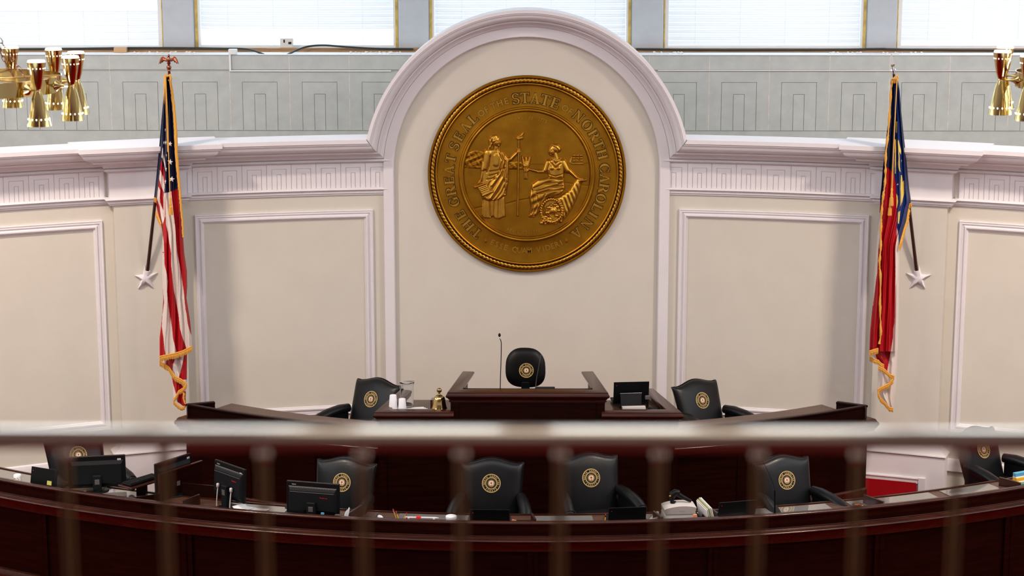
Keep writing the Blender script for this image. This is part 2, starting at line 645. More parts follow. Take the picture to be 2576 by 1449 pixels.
# columns between windows (photo px edges at y=60)
cols_px = [(-176, -105), (410, 487), (1003, 1078), (1590, 1668), (2182, 2256), (2772, 2850)]
xs = [(float(atY(a, 60, 26.5)[0]), float(atY(b_, 60, 26.5)[0])) for a, b_ in cols_px]
zsill = float(atY(1288, 121.5, 26.55)[2])
for i, (xa, xb) in enumerate(xs):
    m = MB(); m.box(xa, xb, 26.48, 26.9, zsill - .06, 9.45, bev=.012)
    struct(m.build('wall_rear_column', M_COLUMN))
jamb = {0: (0, 0.012), 1: (.035, .035), 2: (.035, .035), 3: (.018, .035), 4: (.012, .0)}
for i in range(5):
    x0, x1 = xs[i][1], xs[i + 1][0]
    fr = thing('window_%d' % (i + 1), 'clerestory window', 'window', ((x0 + x1) / 2, 26.6, zsill))
    del fr['category']
    fr['kind'] = 'structure'
    hw = (x1 - x0) / 2
    m = MB()
    m.box(-hw, -hw + .075, -.05, .05, 0, 3.9, 0); m.box(hw - .075, hw, -.05, .05, 0, 3.9, 0)
    m.box(-hw, hw, -.03, .05, 3.8, 3.9, 0); m.box(-hw, hw, -.02, .05, -.03, .02, 0)
    m.build('window_frame', M_WHITE, fr)
    jl, jr = jamb[i]
    if jl:
        q = MB(); q.box(-hw + .012, -hw + .012 + jl, -.062, -.04, 0, 3.9); q.build('window_sealant', M_YELLOW, fr)
    if jr:
        q = MB(); q.box(hw - .012 - jr, hw - .012, -.062, -.04, 0, 3.9); q.build('window_sealant', M_YELLOW, fr)
    # blind
    bl = thing('window_blind', ['half shut white slatted blind in the leftmost window behind the brass chandelier',
                                'white slatted blind in the window above the eagle topped flag, its lowest slats spread open',
                                'white slatted blind in the middle window behind the top of the arch',
                                'white slatted blind in the window right of the arch, its bottom rail slightly crooked',
                                'white slatted blind in the rightmost window above the flag with the spear tip'][i], 'blind',
               ((x0 + x1) / 2, 26.63, zsill), 0, 'slatted blinds in the clerestory windows')
    m = MB()
    W = hw - .08
    pitch = .0305
    k = 0
    z = .055
    while z < 3.8:
        tilt = {0: 50, 1: 62, 2: 63, 3: 64, 4: 58}[i]
        if i == 0 and z > .50:
            tilt = 18 + 14 * sin(z * 9)
        if i == 1 and z < .26:
            tilt = 8
        dz = .0
        if i == 1 and .06 < z < .26:
            z += .014
        if i == 4 and z < .1:
            tilt = 15
        T = Matrix.Translation((0, 0, z)) @ Matrix.Rotation(rad(tilt), 4, 'X')
        sag = .006 * sin(k * 2.3 + i)
        T = T @ Matrix.Rotation(sag / W * .6, 4, 'Y')
        m.box(-W, W, -.0155, .0155, -.0006, .0006, 0, T)
        z += pitch
        k += 1
    m.build('blind_slats', M_SLAT, bl)
    m = MB(); m.box(-W, W, -.012, .012, .022, .036); m.build('bottom_rail', M_WHITE, bl)
    for u in (-.72, -.25, .22, .68):
        m = MB(); m.tube([(W * u, -.019, .03), (W * u, -.019, 3.8)], .0022, 5); m.build('ladder_cord', M_WHITE, bl)

# wood strip, black cable, junction boxes on the sill
zl = zs(137)
m = MB(); m.box(-8, 8, 26.40, 26.47, zl, zl + .05); m.box(-8, 8, 26.375, 26.40, zl, zl + .022)
tag(m.build('wood_strip', M_OAK), 'long strip of bare brown wood along the window sill', 'wood strip')


def cable(pts, r=.014):
    P = [tuple(atY(x, y, Y)) for x, y, Y in pts]
    m = MB()
    fine = []
    for i in range(len(P) - 1):
        for k in range(6):
            t = k / 6
            p0 = P[max(i - 1, 0)]; p1 = P[i]; p2 = P[i + 1]; p3 = P[min(i + 2, len(P) - 1)]
            fine.append(tuple(.5 * (2 * b_ + (c_ - a_) * t + (2 * a_ - 5 * b_ + 4 * c_ - d_) * t * t + (-a_ + 3 * b_ - 3 * c_ + d_) * t ** 3) for a_, b_, c_, d_ in zip(p0, p1, p2, p3)))
    fine.append(P[-1])
    m.tube(fine, r, 8)
    return m


c = cable([(-60, 124, 26.36), (120, 123, 26.36), (250, 121.5, 26.36), (330, 120.5, 26.36), (460, 121, 26.36), (560, 122, 26.34), (612, 123, 26.3), (640, 128, 26.2), (664, 137, 26.05)])
tag(c.build('cable', M_CABLE, smooth=60), 'black rubber cable on the sill behind the left flag, running down behind the ledge', 'cable')
c = cable([(724, 137, 26.05), (745, 127, 26.2), (775, 117, 26.3), (815, 114, 26.33), (870, 118, 26.33), (940, 122, 26.34), (1040, 124, 26.36)])
tag(c.build('cable', M_CABLE, smooth=60), 'black rubber cable bowed up over the sill between the small outlet box and the arch', 'cable')
c = cable([(1600, 124, 26.36), (1700, 125, 26.36), (1850, 125.5, 26.36), (2100, 125, 26.36), (2220, 123, 26.36), (2260, 124.5, 26.36), (2640, 128, 26.36)])
tag(c.build('cable', M_CABLE, smooth=60), 'black rubber cable lying straight along the sill right of the arch', 'cable')
p = atY(304, 133, 26.3)
m = MB(); m.box(-.083, .083, -.04, .04, 0, .068, bev=.004)
tag(m.build('junction_box', M_TAN, loc=(p[0], 26.29, zl)), 'flat tan box around the cable on the sill left of the eagle', 'box')
p = atY(722, 128, 26.45)
t = thing('outlet_box', 'small pale outlet box standing on the sill below the second window', 'outlet', (p[0], 26.44, zl + .10))
m = MB(); m.box(-.084, .084, -.03, .03, -.05, .075, bev=.004); m.build('box_body', M_PALE, t)
for u in (-.03, .035, .055):
    q = MB(); q.box(u - .009, u + .009, -.034, -.029, .0 if u > 0 else .02, .03 if u > 0 else .06); q.build('slot', M_BLACK, t)
# crumbs
m = MB()
for (xa, xb, n) in ((330, 490, 50), (880, 1010, 60), (1640, 1720, 25), (2080, 2330, 45)):
    for k in range(n):
        px = random.uniform(xa, xb)
        q = atY(px, 134, random.uniform(26.08, 26.3))
        s_ = random.uniform(.006, .02)
        m.sphere((q[0], q[1], zl + s_ * .4), (s_, s_ * .8, s_ * .6), 5)
tag(m.build('plaster_crumbs', M_CHIP), 'white crumbs of plaster strewn along the window sill', 'crumbs', kind='stuff')


# white cable raceway on the stone
def atyw(px, py, d=.02):
    q = atY(px, py, YW - d)
    return q[0], q[2]


t = thing('cable_raceway', 'white cable raceway bent down from the sill left of the arch', 'raceway', (0, YW, 0))
x0, z0 = atyw(578, 128); x1, z1 = atyw(583, 178); x2, z2 = atyw(955, 177)
m = MB(); m.box(x0 - .012, x0 + .012, -.030, -.013, z1, z0 + .005); m.box(x0 - .012, x2 + .15, -.028, -.013, z1 - .008, z1 + .008); m.build('channel', M_WHITE, t)
m = MB(); m.box(x0 - .018, x0 + .09, -.034, .05, zl, z0 + .022, bev=.004); m.build('corner_cover', M_WHITE, t)
m = MB(); x0, z0 = atyw(1655, 177.5); x1, z1 = atyw(2640, 179)
m.box(x0, x1, YW - .024, YW - .013, z0 - .006, z0 + .008)
tag(m.build('cable_raceway', M_TRIM), 'long straight cream raceway along the stone wall right of the arch', 'raceway')

# ---- curved panelled wall ------------------------------------------------
A_ARCH = math.asin(1.66 / RW)
A_END = .60
z_top = zprof(338, .0)
# cornice profile (projection, height)
ZL = zprof(351.7, .40)
CP = [(-.15, ZL), (.40, ZL), (.40, zprof(361.7, .40)), (.385, zprof(362.2, .385)), (.38, zprof(366, .38)), (.365, zprof(366.6, .365))]
za, zb = zprof(367, .36), zprof(382, .21)
for k in range(7):
    t_ = k / 6
    CP.append((.36 - .15 * (1 - cos(t_ * pi / 2)) ** 1.0, za + (zb - za) * sin(t_ * pi / 2) ** 1.0))
CP += [(.225, zprof(383, .225)), (.225, zprof(387.3, .225)), (.19, zprof(388, .19))]
za, zb = zprof(388.5, .185), zprof(398.5, .085)
for k in range(6):
    t_ = k / 5
    CP.append((.185 - .10 * sin(t_ * pi / 2), za + (zb - za) * (1 - cos(t_ * pi / 2))))
CP.append((-.15, CP[-1][1]))
NCP = len(CP)
zb0, zb1 = zprof(399, .06), zprof(409, .06)
zf0, zf1 = zprof(409.6, .03), zprof(471, .03)
za0, za1 = zprof(472, .06), zprof(480.5, .06)
BEAD = [(-.1, zb0)] + [(.045 + .034 * sin(pi * k / 8), zb0 + (zb1 - zb0) * k / 8) for k in range(9)] + [(-.1, zb1)]
ARCH_ = [(-.1, za0)] + [(.035 + .038 * sin(pi * k / 8), za0 + (za1 - za0) * k / 8) for k in range(9)]
ARCH_ += [(.04, zprof(481.5, .04)), (.04, zprof(485, .04)), (.02, zprof(485.6, .02)), (.02, zprof(489.5, .02)), (-.1, zprof(489.8, 0))]

# arch geometry
ZAC = 4.242
R_IN, R_BAND = 1.612, 1.742
PB = .075                       # protrusion of the plain band
rho0 = CP[-2][1]                # lowest point of the cornice profile -> band radius
def arch_r(z):
    return R_BAND + (z - rho0) * (1.958 - R_BAND) / (ZL - rho0)


def arch_phi(z):
    return math.asin((z - ZAC) / arch_r(z))


for side in (-1, 1):
    nm = 'left' if side < 0 else 'right'
    # plain wall
    m = MB()
    b, nn = arc_pts(side * A_ARCH, side * A_END, 40, RW, YC)
    m.sweep(b, nn, [(0, 0), (0, z_top - .1), (-.15, z_top - .1), (-.15, 0)])
    struct(m.build('wall_' + nm + '_apse', M_WALL, smooth=30))
    # cornice
    m = MB()
    b, nn = arc_pts(side * A_ARCH, side * A_END, 44, RW, YC)
    k = NCP
    vs = []
    for i in range(len(b)):
        for (u, z) in CP:
            if i == 0:
                xx = side * arch_r(z) * cos(arch_phi(z))
                aa = math.asin(xx / (RW - u))
                vs.append(((RW - u) * sin(aa), YC + (RW - u) * cos(aa), z))
            else:
                a = side * (A_ARCH + .03 + (A_END - A_ARCH - .03) * i / 44)
                vs.append(((RW - u) * sin(a), YC + (RW - u) * cos(a), z))
    fs = [[i * k + q, (i + 1) * k + q, (i + 1) * k + (q + 1) % k, i * k + (q + 1) % k] for i in range(len(b) - 1) for q in range(k)]
    m.add(vs, fs)
    struct(m.build('trim_cornice_' + nm, M_TRIM, smooth=35))
    m = MB()
    b, nn = arc_pts(side * (A_ARCH - .0), side * A_END, 44, RW, YC)
    m.sweep(b, nn, BEAD)
    m.sweep(b, nn, ARCH_)
    struct(m.build('trim_beading_' + nm, M_TRIM, smooth=35))
    # key pattern frieze
    m = MB()
    aedge = ang_at(964 if side < 0 else 1684.5)
    apil = ang_at(452 if side < 0 else 2218)
    bays = []
    seps = [483 - 62.3, 483, 546, 608.2, 670.3, 732.5, 794.7, 857, 919, 981] if side < 0 else \
        [1660, 1730, 1790.5, 1852.5, 1915, 1976 + 52 / 3.623, 1976 + 281 / 3.623, 1976 + 507 / 3.623, 1976 + 733 / 3.623, 1976 + 960 / 3.623]
    bays.append((seps, min(aedge, apil), max(aedge, apil)))
    if side < 0:
        s2 = [-57, 6, 70.3, 134, 197.3, 260]
        lo, hi = ang_at(-80), ang_at(262)
    else:
        s2 = [1976 + 1590 / 3.623, 1976 + 1818 / 3.623, 1976 + 2050 / 3.623, 2605, 2668]
        lo, hi = ang_at(2414), ang_at(2668)
    bays.append((s2, lo, hi))
    zi0, zi1 = zf0 + (zf1 - zf0) * .17, zf0 + (zf1 - zf0) * .385
    for seps_, lo, hi in bays:
        arc_block(m, lo, hi, -.05, .022, zf1 - .01, zf0 + .01, 12)
        an = [ang_at(x) for x in seps_]
        for q0, q1 in zip(an[:-1], an[1:]):
            wd = q1 - q0
            gg = .0035 / RW
            c1, c2, d1, d2 = q0 + wd * .2, q1 - wd * .2, q0 + wd * .405, q1 - wd * .405
            pcs = [(q0 + gg, c1, zf1, zf0), (c2, q1 - gg, zf1, zf0), (c1, c2, zi0, zf0),
                   (c1 + 2 * gg, d1, zf1, zi0 - .006), (d2, c2 - 2 * gg, zf1, zi0 - .006), (d1, d2, zi1, zi0 - .006), (d1 + 2 * gg, d2 - 2 * gg, zf1, zi1 - .006)]
            for (e0, e1, zz0, zz1) in pcs:
                e0, e1 = max(e0, lo), min(e1, hi)
                if e1 > e0:
                    arc_block(m, e0, e1, .0, .032, zz0, zz1, 1)
    struct(m.build('trim_frieze_' + nm, M_TRIM))
    # picture-frame mouldings of the big panels
    def frame(name, axl, axr, pyt, zbot, over=None):
        a0 = ang_at(axl, pyt + 10); a1 = ang_at(axr, pyt + 10)
        zt = float(atC((axl + axr) / 2 if over is None else over[0], pyt if over is None else over[1], RW - .03)[2])
        prof = [(0, 0), (.0, .030), (.010, .036), (.018, .030), (.022, .030), (.037, .032), (.040, .016), (.052, .018), (.070, .040), (.085, .040), (.092, .018), (.105, .016), (.110, 0)]
        mm = MB()
        ring = []
        n = 24
        for (o_, p_) in prof:          # o_: inward offset, p_: projection
            da = o_ / RW
            loop = []
            L0, L1, T_, B_ = a0 + da, a1 - da, zt - o_, zbot + o_
            for i in range(n + 1):
                loop.append((L0 + (L1 - L0) * i / n, T_))
            for i in range(n + 1):
                loop.append((L1 + (L0 - L1) * i / n, B_))
            ring.append([((RW - p_) * sin(a), YC + (RW - p_) * cos(a), z) for a, z in loop])
        K = len(ring[0])
        vs = [p for r_ in ring for p in r_]
        fs = [[j * K + i, j * K + (i + 1) % K, (j + 1) * K + (i + 1) % K, (j + 1) * K + i] for j in range(len(prof) - 1) for i in range(K)]
        mm.add(vs, fs)
        struct(mm.build(name, M_TRIM))
    zbt = float(atC(760, 1046, RW - .03)[2])
    if side < 0:
        frame('trim_panel_inner_left', 472, 930.5, 0, zbt, (700, 533.8))
        frame('trim_panel_outer_left', -330, 234, 0, zbt, (232, 556))
    else:
        frame('trim_panel_inner_right', 1717.5, 2207, 0, zbt, (1976, 533.8))
        frame('trim_panel_outer_right', 2439, 2990, 0, zbt, (2442, 557))
    # low moulding under the panels
    m = MB()
    b, nn = arc_pts(side * A_ARCH, side * A_END, 30, RW, YC)
    m.sweep(b, nn, [(0, .72), (.035, .72), (.035, .82), (.02, .86), (0, .87)])
    struct(m.build('baseboard_' + nm, M_TRIM, smooth=30))

    # pilaster: shaft, entablature break, pedestal
    pa = (ang_at(279), ang_at(455)) if side < 0 else (ang_at(2216), ang_at(2391))
    PP = .13

    def ressaut(prof, p0=PP, grow=0.0):
        """closed path round the pilaster; prof offsets mitre at the corners"""
        a0, a1 = pa[0] - grow / RW, pa[1] + grow / RW
        n = 6
        base, nrm = [], []
        for a, s_ in ((a0, -1),):
            t_ = (cos(a), -sin(a))
            base.append((RW * sin(a), YC + RW * cos(a))); nrm.append((-t_[0], -t_[1]))
            base.append(((RW - p0) * sin(a), YC + (RW - p0) * cos(a))); nrm.append((-t_[0] - sin(a), -t_[1] - cos(a)))
        for i in range(1, n):
            a = a0 + (a1 - a0) * i / n
            base.append(((RW - p0) * sin(a), YC + (RW - p0) * cos(a))); nrm.append((-sin(a), -cos(a)))
        a = a1
        t_ = (cos(a), -sin(a))
        base.append(((RW - p0) * sin(a), YC + (RW - p0) * cos(a))); nrm.append((t_[0] - sin(a), t_[1] - cos(a)))
        base.append((RW * sin(a), YC + RW * cos(a))); nrm.append(t_)
        return base, nrm
    bs, nr = ressaut(None)
    m = MB()
    m.sweep(bs, nr, [(0, .60), (0, za1), (-.05, za1), (-.05, .60)])
    struct(m.build('wall_' + nm + '_pilaster', M_WALL, smooth=30))
    m = MB()
    bs2, nr2 = ressaut(None, PP, .028)
    m.sweep(bs2, nr2, [(u if u > 0 else -.1, z + (.004 if i < 2 or i == NCP - 1 else 0)) for i, (u, z) in enumerate(CP)])
    m.sweep(bs2, nr2, [(u if u > 0 else -.05, z) for u, z in BEAD])
    m.sweep(bs2, nr2, [(u if u > 0 else -.05, z) for u, z in ARCH_])
    m.sweep(bs2, nr2, [(.02, zf1 - .02), (.02, zf0 + .02), (-.05, zf0 + .02), (-.05, zf1 - .02)])
    # flat lid over the entablature break
    arc_block(m, pa[0] - .032, pa[1] + .032, -.27, PP + .12, ZL - .03, ZL + .0035, 6)
    struct(m.build('trim_pilaster_entablature_' + nm, M_TRIM, smooth=35))
    m = MB()
    zc1, zc0 = float(atC(330, 1112, RW - PP)[2]), float(atC(330, 1141, RW - PP - .14)[2])
    cap = [(0, zc1 + .015)] + [(.125 * (k / 8) ** 1.15 + .008, zc1 - (zc1 - zc0) * (k / 8) ** .9) for k in range(9)] + [(.135, zc0 - .012), (.118, zc0 - .018), (.118, .0), (-.05, .0), (-.05, zc1 + .015)]
    m.sweep(bs, nr, cap)
    struct(m.build('trim_pedestal_' + nm, M_TRIM, smooth=30))

# white edging where the platform meets the right pedestal and steps down beside it
m = MB()
aa0, aa1 = ang_at(2150, 1205, .27), ang_at(2326, 1216, .27)
arc_block(m, aa0, aa1, .1, .275, ZPL - .01, ZPL + .062, 6)
arc_block(m, aa0, aa1, .235, .285, ZPL + .045, ZPL + .056, 6)
arc_block(m, aa1 - .075 / RW, aa1 + .0004, .09, .288, .0, ZPL + .066, 2)
struct(m.build('baseboard_right_step', M_TRIM))

# ---- arch: niche wall, plain band, cornice of the arch
m = MB()
arcpts = [(R_BAND + .03, 0)] + [((R_BAND + .03) * cos(rad(180 * k / 48)), ZAC + (R_BAND + .03) * sin(rad(180 * k / 48))) for k in range(49)] + [(-(R_BAND + .03), 0)]
m.prism(arcpts, YA + .001, YA + .25)
struct(m.build('wall_niche', M_WALL))
m = MB()


def arch_path(r, n=64):
    pts = [(-r, .7)]
    for k in range(n + 1):
        a = pi - pi * k / n
        pts.append((r * cos(a), ZAC + r * sin(a)))
    pts.append((r, .7))
    return pts


prof = [(R_IN, 0), (R_IN, PB - .012), (R_IN + .010, PB), (R_BAND - .006, PB), (R_BAND, PB - .008), (R_BAND, -.15)]
loops = [arch_path(r) for r, p_ in prof]
K = len(loops[0])
vs = [(x, YA - prof[j][1], z) for j, l_ in enumerate(loops) for x, z in l_]
m.add(vs, [[j * K + i, j * K + i + 1, (j + 1) * K + i + 1, (j + 1) * K + i] for j in range(len(prof) - 1) for i in range(K - 1)])
struct(m.build('trim_arch_band', M_TRIM, smooth=40))
m = MB()
n = 96
vs = []
PR = [(u, z) for u, z in CP]
PR[0] = (-.15, PR[0][1]); PR[-1] = (-.15, PR[-1][1])
for i in range(n + 1):
    for (u, z) in PR:
        r_ = arch_r(z)
        f0 = arch_phi(z)
        a = f0 + (pi - 2 * f0) * i / n
        vs.append((r_ * cos(a), YA - u, ZAC + r_ * sin(a)))
k = len(PR)
m.add(vs, [[i * k + q, (i + 1) * k + q, (i + 1) * k + (q + 1) % k, i * k + (q + 1) % k] for i in range(n) for q in range(k)])
struct(m.build('trim_arch_cornice', M_TRIM, smooth=35))


# =================================================================== BRONZE SEAL
SC = 1.205 / 683.0            # metres per drawing unit
SX, SZ = float(atY(1325.5, 440, YA - .07)[0]), float(atY(1325.5, 440, YA - .07)[2])
seal = thing('bronze_seal', 'large round bronze state seal with rope border mounted in the white arch', 'seal', (SX, YA - .001, SZ - 1.205))
OZ = 1.205
RS = 1.205


def S3(x, y):                 # drawing coordinates -> local x,z
    return (x - 753) * SC, (736 - y) * SC + OZ


# disc body: lathe about Y
def lathe_y(mb, prof, n=160, mi=0):      # prof (r, y)
    T = Matrix.Translation((0, 0, OZ)) @ Matrix.Rotation(pi / 2, 4, 'X')
    mb.lathe([(r, -y) for r, y in prof], n, mi, T)


m = MB()
R = RS
lathe_y(m, [(R * .99, 0), (R, -.01), (R, -.052), (R * .992, -.060), (R * .982, -.060), (R * .976, -.052)])
lathe_y(m, [(R * .926, -.052), (R * .922, -.064), (R * .914, -.068), (R * .905, -.062), (R * .900, -.046), (R * .885, -.043), (R * .70, -.043), (R * .690, -.045), (R * .683, -.056), (R * .672, -.058), (R * .664, -.052),
            (R * .658, -.052), (R * .652, -.056), (R * .643, -.054), (R * .636, -.040), (R * .632, -.026)])
m.build('seal_disc', M_BRONZE, seal, smooth=35)
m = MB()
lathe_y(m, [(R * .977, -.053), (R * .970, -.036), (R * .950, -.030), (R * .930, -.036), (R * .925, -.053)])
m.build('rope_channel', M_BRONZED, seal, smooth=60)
m = MB()
N = 150
NS, NR = N * 8, 10
vs = []
for i in range(NS):
    th = 2 * pi * i / NS
    for k in range(NR):
        ph = 2 * pi * k / NR
        mod = abs(sin((N * th + 2 * ph) / 2))
        rr = .0235 * (.60 + .42 * mod ** .55)
        r_ = R * .950 + rr * cos(ph) * 1.15
        vs.append((r_ * sin(th), -.042 - rr * sin(ph), OZ + r_ * cos(th)))
m.add(vs, [[i * NR + k, i * NR + (k + 1) % NR, ((i + 1) % NS) * NR + (k + 1) % NR, ((i + 1) % NS) * NR + k] for i in range(NS) for k in range(NR)])
m.build('rope_border', M_BRONZEH, seal, smooth=70)

# lettering round the rim
m = MB()
LET = [('T', -139.4), ('H', -130.9), ('E', -121.6), ('G', -110.6), ('R', -102.3), ('E', -94.3), ('A', -86.3), ('T', -77.9), ('S', -68.4), ('E', -60.3), ('A', -51.9), ('L', -43.9),
       ('N', 41.2), ('O', 50.3), ('R', 59), ('T', 66.8), ('H', 74.6), ('C', 85), ('A', 92.6), ('R', 100), ('O', 107.9), ('L', 115.3), ('I', 121.4), ('N', 129.3), ('A', 139.6)]
for ch, a in LET:
    a_ = rad(a)
    rr = R * .785
    put_serif(m, ch, rr * sin(a_), OZ + rr * cos(a_), .118, a_, -.064, -.040, wx=1.08)
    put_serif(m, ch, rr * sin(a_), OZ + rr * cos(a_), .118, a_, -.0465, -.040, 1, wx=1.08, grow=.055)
for ch, a in [('S', -8.4), ('T', -1.6), ('A', 6), ('T', 13.6), ('E', 21.4)]:
    a_ = rad(a)
    rr = R * .775
    put_serif(m, ch, rr * sin(a_), OZ + rr * cos(a_), .128, a_, -.064, -.040, wx=1.05)
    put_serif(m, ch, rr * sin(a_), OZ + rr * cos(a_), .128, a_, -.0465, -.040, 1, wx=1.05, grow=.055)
for ch, a in [('O', -36.3), ('F', -31.6), ('T', -25.8), ('H', -20.7), ('E', -15.6), ('O', 29.6), ('F', 34.2)]:
    a_ = rad(a)
    rr = R * .775
    put_sans(m, ch, rr * sin(a_), OZ + rr * cos(a_), .078, a_, -.057, -.040, weight=.012)
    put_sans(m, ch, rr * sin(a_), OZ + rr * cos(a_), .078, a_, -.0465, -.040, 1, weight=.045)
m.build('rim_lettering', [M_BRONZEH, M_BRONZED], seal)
m = MB()


def bottom_text(mb, s, r, cdeg, step, h, y0, y1, wgt=.0, mi=0):
    n = len(s)
    for i, ch in enumerate(s):
        a = rad(cdeg + (i - (n - 1) / 2) * step)
        put_sans(mb, ch, r * sin(a), OZ - r * cos(a), h, -a, y0, y1, mi, weight=wgt)


bottom_text(m, 'ESSE QUAM VIDERI', R * .775, 0, 3.55, .068, -.054, -.040, .012)
for sgn in (-1, 1):
    a = rad(180 + sgn * -31)
    cx, cz = S3(467, 1203) if sgn < 0 else S3(1029, 1200)
    pts = []
    for k in range(10):
        r_ = .040 if k % 2 == 0 else .0155
        b_ = pi / 2 + k * pi / 5
        pts.append((cx + r_ * cos(b_), cz + r_ * sin(b_)))
    for k in range(10):
        m.add([(cx, -.060, cz), (pts[k][0], -.043, pts[k][1]), (pts[(k + 1) % 10][0], -.043, pts[(k + 1) % 10][1])], [[0, 1, 2]])
m.build('motto_lettering', M_BRONZEH, seal)
m = MB()
txt = 'MAY  20  1775'
for i, ch in enumerate(txt):
    a = rad(-9.8 + i * 2.45)
    rr = R * .573
    put_sans(m, ch, rr * sin(a), OZ + rr * cos(a), .040, a, -.038, -.024)
bottom_text(m, 'APRIL 12.1776', R * .592, -3.2, 2.55, .038, -.038, -.024)
m.build('date_lettering', M_BRONZEH, seal)


# ---- relief figures: height fields ---------------------------------------
class Relief:
    def __init__(s, x0, x1, y0, y1, st):
        s.xs = np.arange(x0, x1 + st, st, dtype=float)
        s.ys = np.arange(y0, y1 + st, st, dtype=float)
        s.X, s.Y = np.meshgrid(s.xs, s.ys)
        s.H = np.full(s.X.shape, -1.0)

    def sd(s, P, closed=True):
        P = [np.array(p, float) for p in P]
        d = np.full(s.X.shape, 1e9)
        for a, b in zip(P, P[1:] + (P[:1] if closed else [])):
            ab = b - a
            L = max(1e-6, ab @ ab)
            t = np.clip(((s.X - a[0]) * ab[0] + (s.Y - a[1]) * ab[1]) / L, 0, 1)
            d = np.minimum(d, np.hypot(s.X - a[0] - t * ab[0], s.Y - a[1] - t * ab[1]))
            if not closed and b is P[-1]:
                break
        return d

    def inside(s, P):
        ins = np.zeros(s.X.shape, bool)
        for (ax, ay), (bx, by) in zip(P, P[1:] + P[:1]):
            if ay == by:
                continue
            c = ((ay > s.Y) != (by > s.Y)) & (s.X < (bx - ax) * (s.Y - ay) / (by - ay) + ax)
            ins ^= c
        return ins

    def mx(s, h):
        s.H = np.maximum(s.H, h)

    def cap(s, x0, y0, r0, x1, y1, r1, h, base=0):
        ax, ay = x1 - x0, y1 - y0
        L = max(1e-6, ax * ax + ay * ay)
        t = np.clip(((s.X - x0) * ax + (s.Y - y0) * ay) / L, 0, 1)
        d = np.hypot(s.X - x0 - t * ax, s.Y - y0 - t * ay)
        r = r0 + (r1 - r0) * t
        q = 1 - (d / r) ** 2
        s.mx(np.where(q > 0, base + h * np.sqrt(np.maximum(q, 0)), -1))
        return s

    def ell(s, x, y, rx, ry, h, base=0, rot=0):
        c_, s_ = cos(rot), sin(rot)
        u = (s.X - x) * c_ + (s.Y - y) * s_
        v = -(s.X - x) * s_ + (s.Y - y) * c_
        q = 1 - (u / rx) ** 2 - (v / ry) ** 2
        s.mx(np.where(q > 0, base + h * np.sqrt(np.maximum(q, 0)), -1))
        return s

    def poly(s, P, h, w=14, base=0, tex=None):
        d = s.sd(P)
        q = np.minimum(1, d / w)
        hh = base + h * np.sqrt(np.maximum(0, 1 - (1 - q) ** 2))
        if tex is not None:
            hh = hh + tex(s.X, s.Y) * q
        s.mx(np.where(s.inside(P), hh, -1))
        return s

    def cut(s, P, wd, dp, closed=False):
        d = s.sd(P, closed)
        s.H = np.where(s.H > 0, np.maximum(.5, s.H - dp * np.exp(-(d / wd) ** 2)), s.H)
        return s

    def ridge(s, P, wd, dp, closed=False):
        d = s.sd(P, closed)
        s.H = np.where(s.H > 0, s.H + dp * np.exp(-(d / wd) ** 2), s.H)
        return s

    def build(s, name, ybase=-.026, material=None, keep=None, k=1.0):
        H = s.H
        ok = H > 0 if keep is None else keep
        ny, nx = H.shape
        Y = ybase - np.maximum(H, 0) * SC * k
        LX = (s.X - 753) * SC
        LZ = (736 - s.Y) * SC + OZ
        # keep quads having any raised corner
        q = ok[:-1, :-1] | ok[1:, :-1] | ok[:-1, 1:] | ok[1:, 1:] if keep is None else ok[:-1, :-1] & ok[1:, :-1] & ok[:-1, 1:] & ok[1:, 1:]
        idx = np.arange(ny * nx).reshape(ny, nx)
        f = np.stack([idx[:-1, :-1][q], idx[1:, :-1][q], idx[1:, 1:][q], idx[:-1, 1:][q]], 1)
        used = np.unique(f)
        rm = np.full(ny * nx, -1)
        rm[used] = np.arange(len(used))
        V = np.stack([LX.ravel()[used], Y.ravel()[used], LZ.ravel()[used]], 1)
        mb = MB()
        mb.v = [tuple(p) for p in V.tolist()]
        mb.f = rm[f].tolist()
        mb.m = [0] * len(mb.f)
        return mb.build(name, material or M_BRONZEH, seal, smooth=180)


# field of the seal: sky, mountains, sea, ground line
r = Relief(318, 1188, 300, 1172, 4.0)
r.H[:] = 2.0
mtn = [(300, 620), (350, 590), (400, 572), (440, 580), (480, 600), (520, 640), (640, 655), (700, 650), (740, 672), (780, 700), (300, 690)]
nz = lambda X, Y: 1.8 * np.sin(X * .07 + 1.7 * np.sin(Y * .05) + Y * .09) + 1.3 * np.sin(X * .13 - Y * .10 + 2 * np.sin(X * .031)) + .8 * np.sin(X * .29 + 2 * np.sin(Y * .11)) + .5 * np.sin(Y * .41 + X * .17)
ins = r.inside(mtn)
d = r.sd(mtn)
r.H = np.where(ins, 5 + nz(r.X, r.Y) * np.minimum(1, d / 12), r.H)
sea = [(760, 662), (1190, 655), (1190, 812), (1010, 795), (760, 690)]
ins = r.inside(sea)
r.H = np.where(ins, 1.6 + .9 * np.sin(r.Y * .75 + .4 * np.sin(r.X * .06)), r.H)
r.cut([(395, 975), (440, 965), (600, 945), (690, 920), (770, 905)], 3, 2.5)
r.cut([(320, 690), (440, 672)], 3, 2)
r.cut([(1010, 795), (1190, 818)], 3, 2)
keep = np.hypot(r.X - 753, r.Y - 736) < 436
r.build('seal_field', ybase=-.022, material=M_BRONZE, keep=keep)

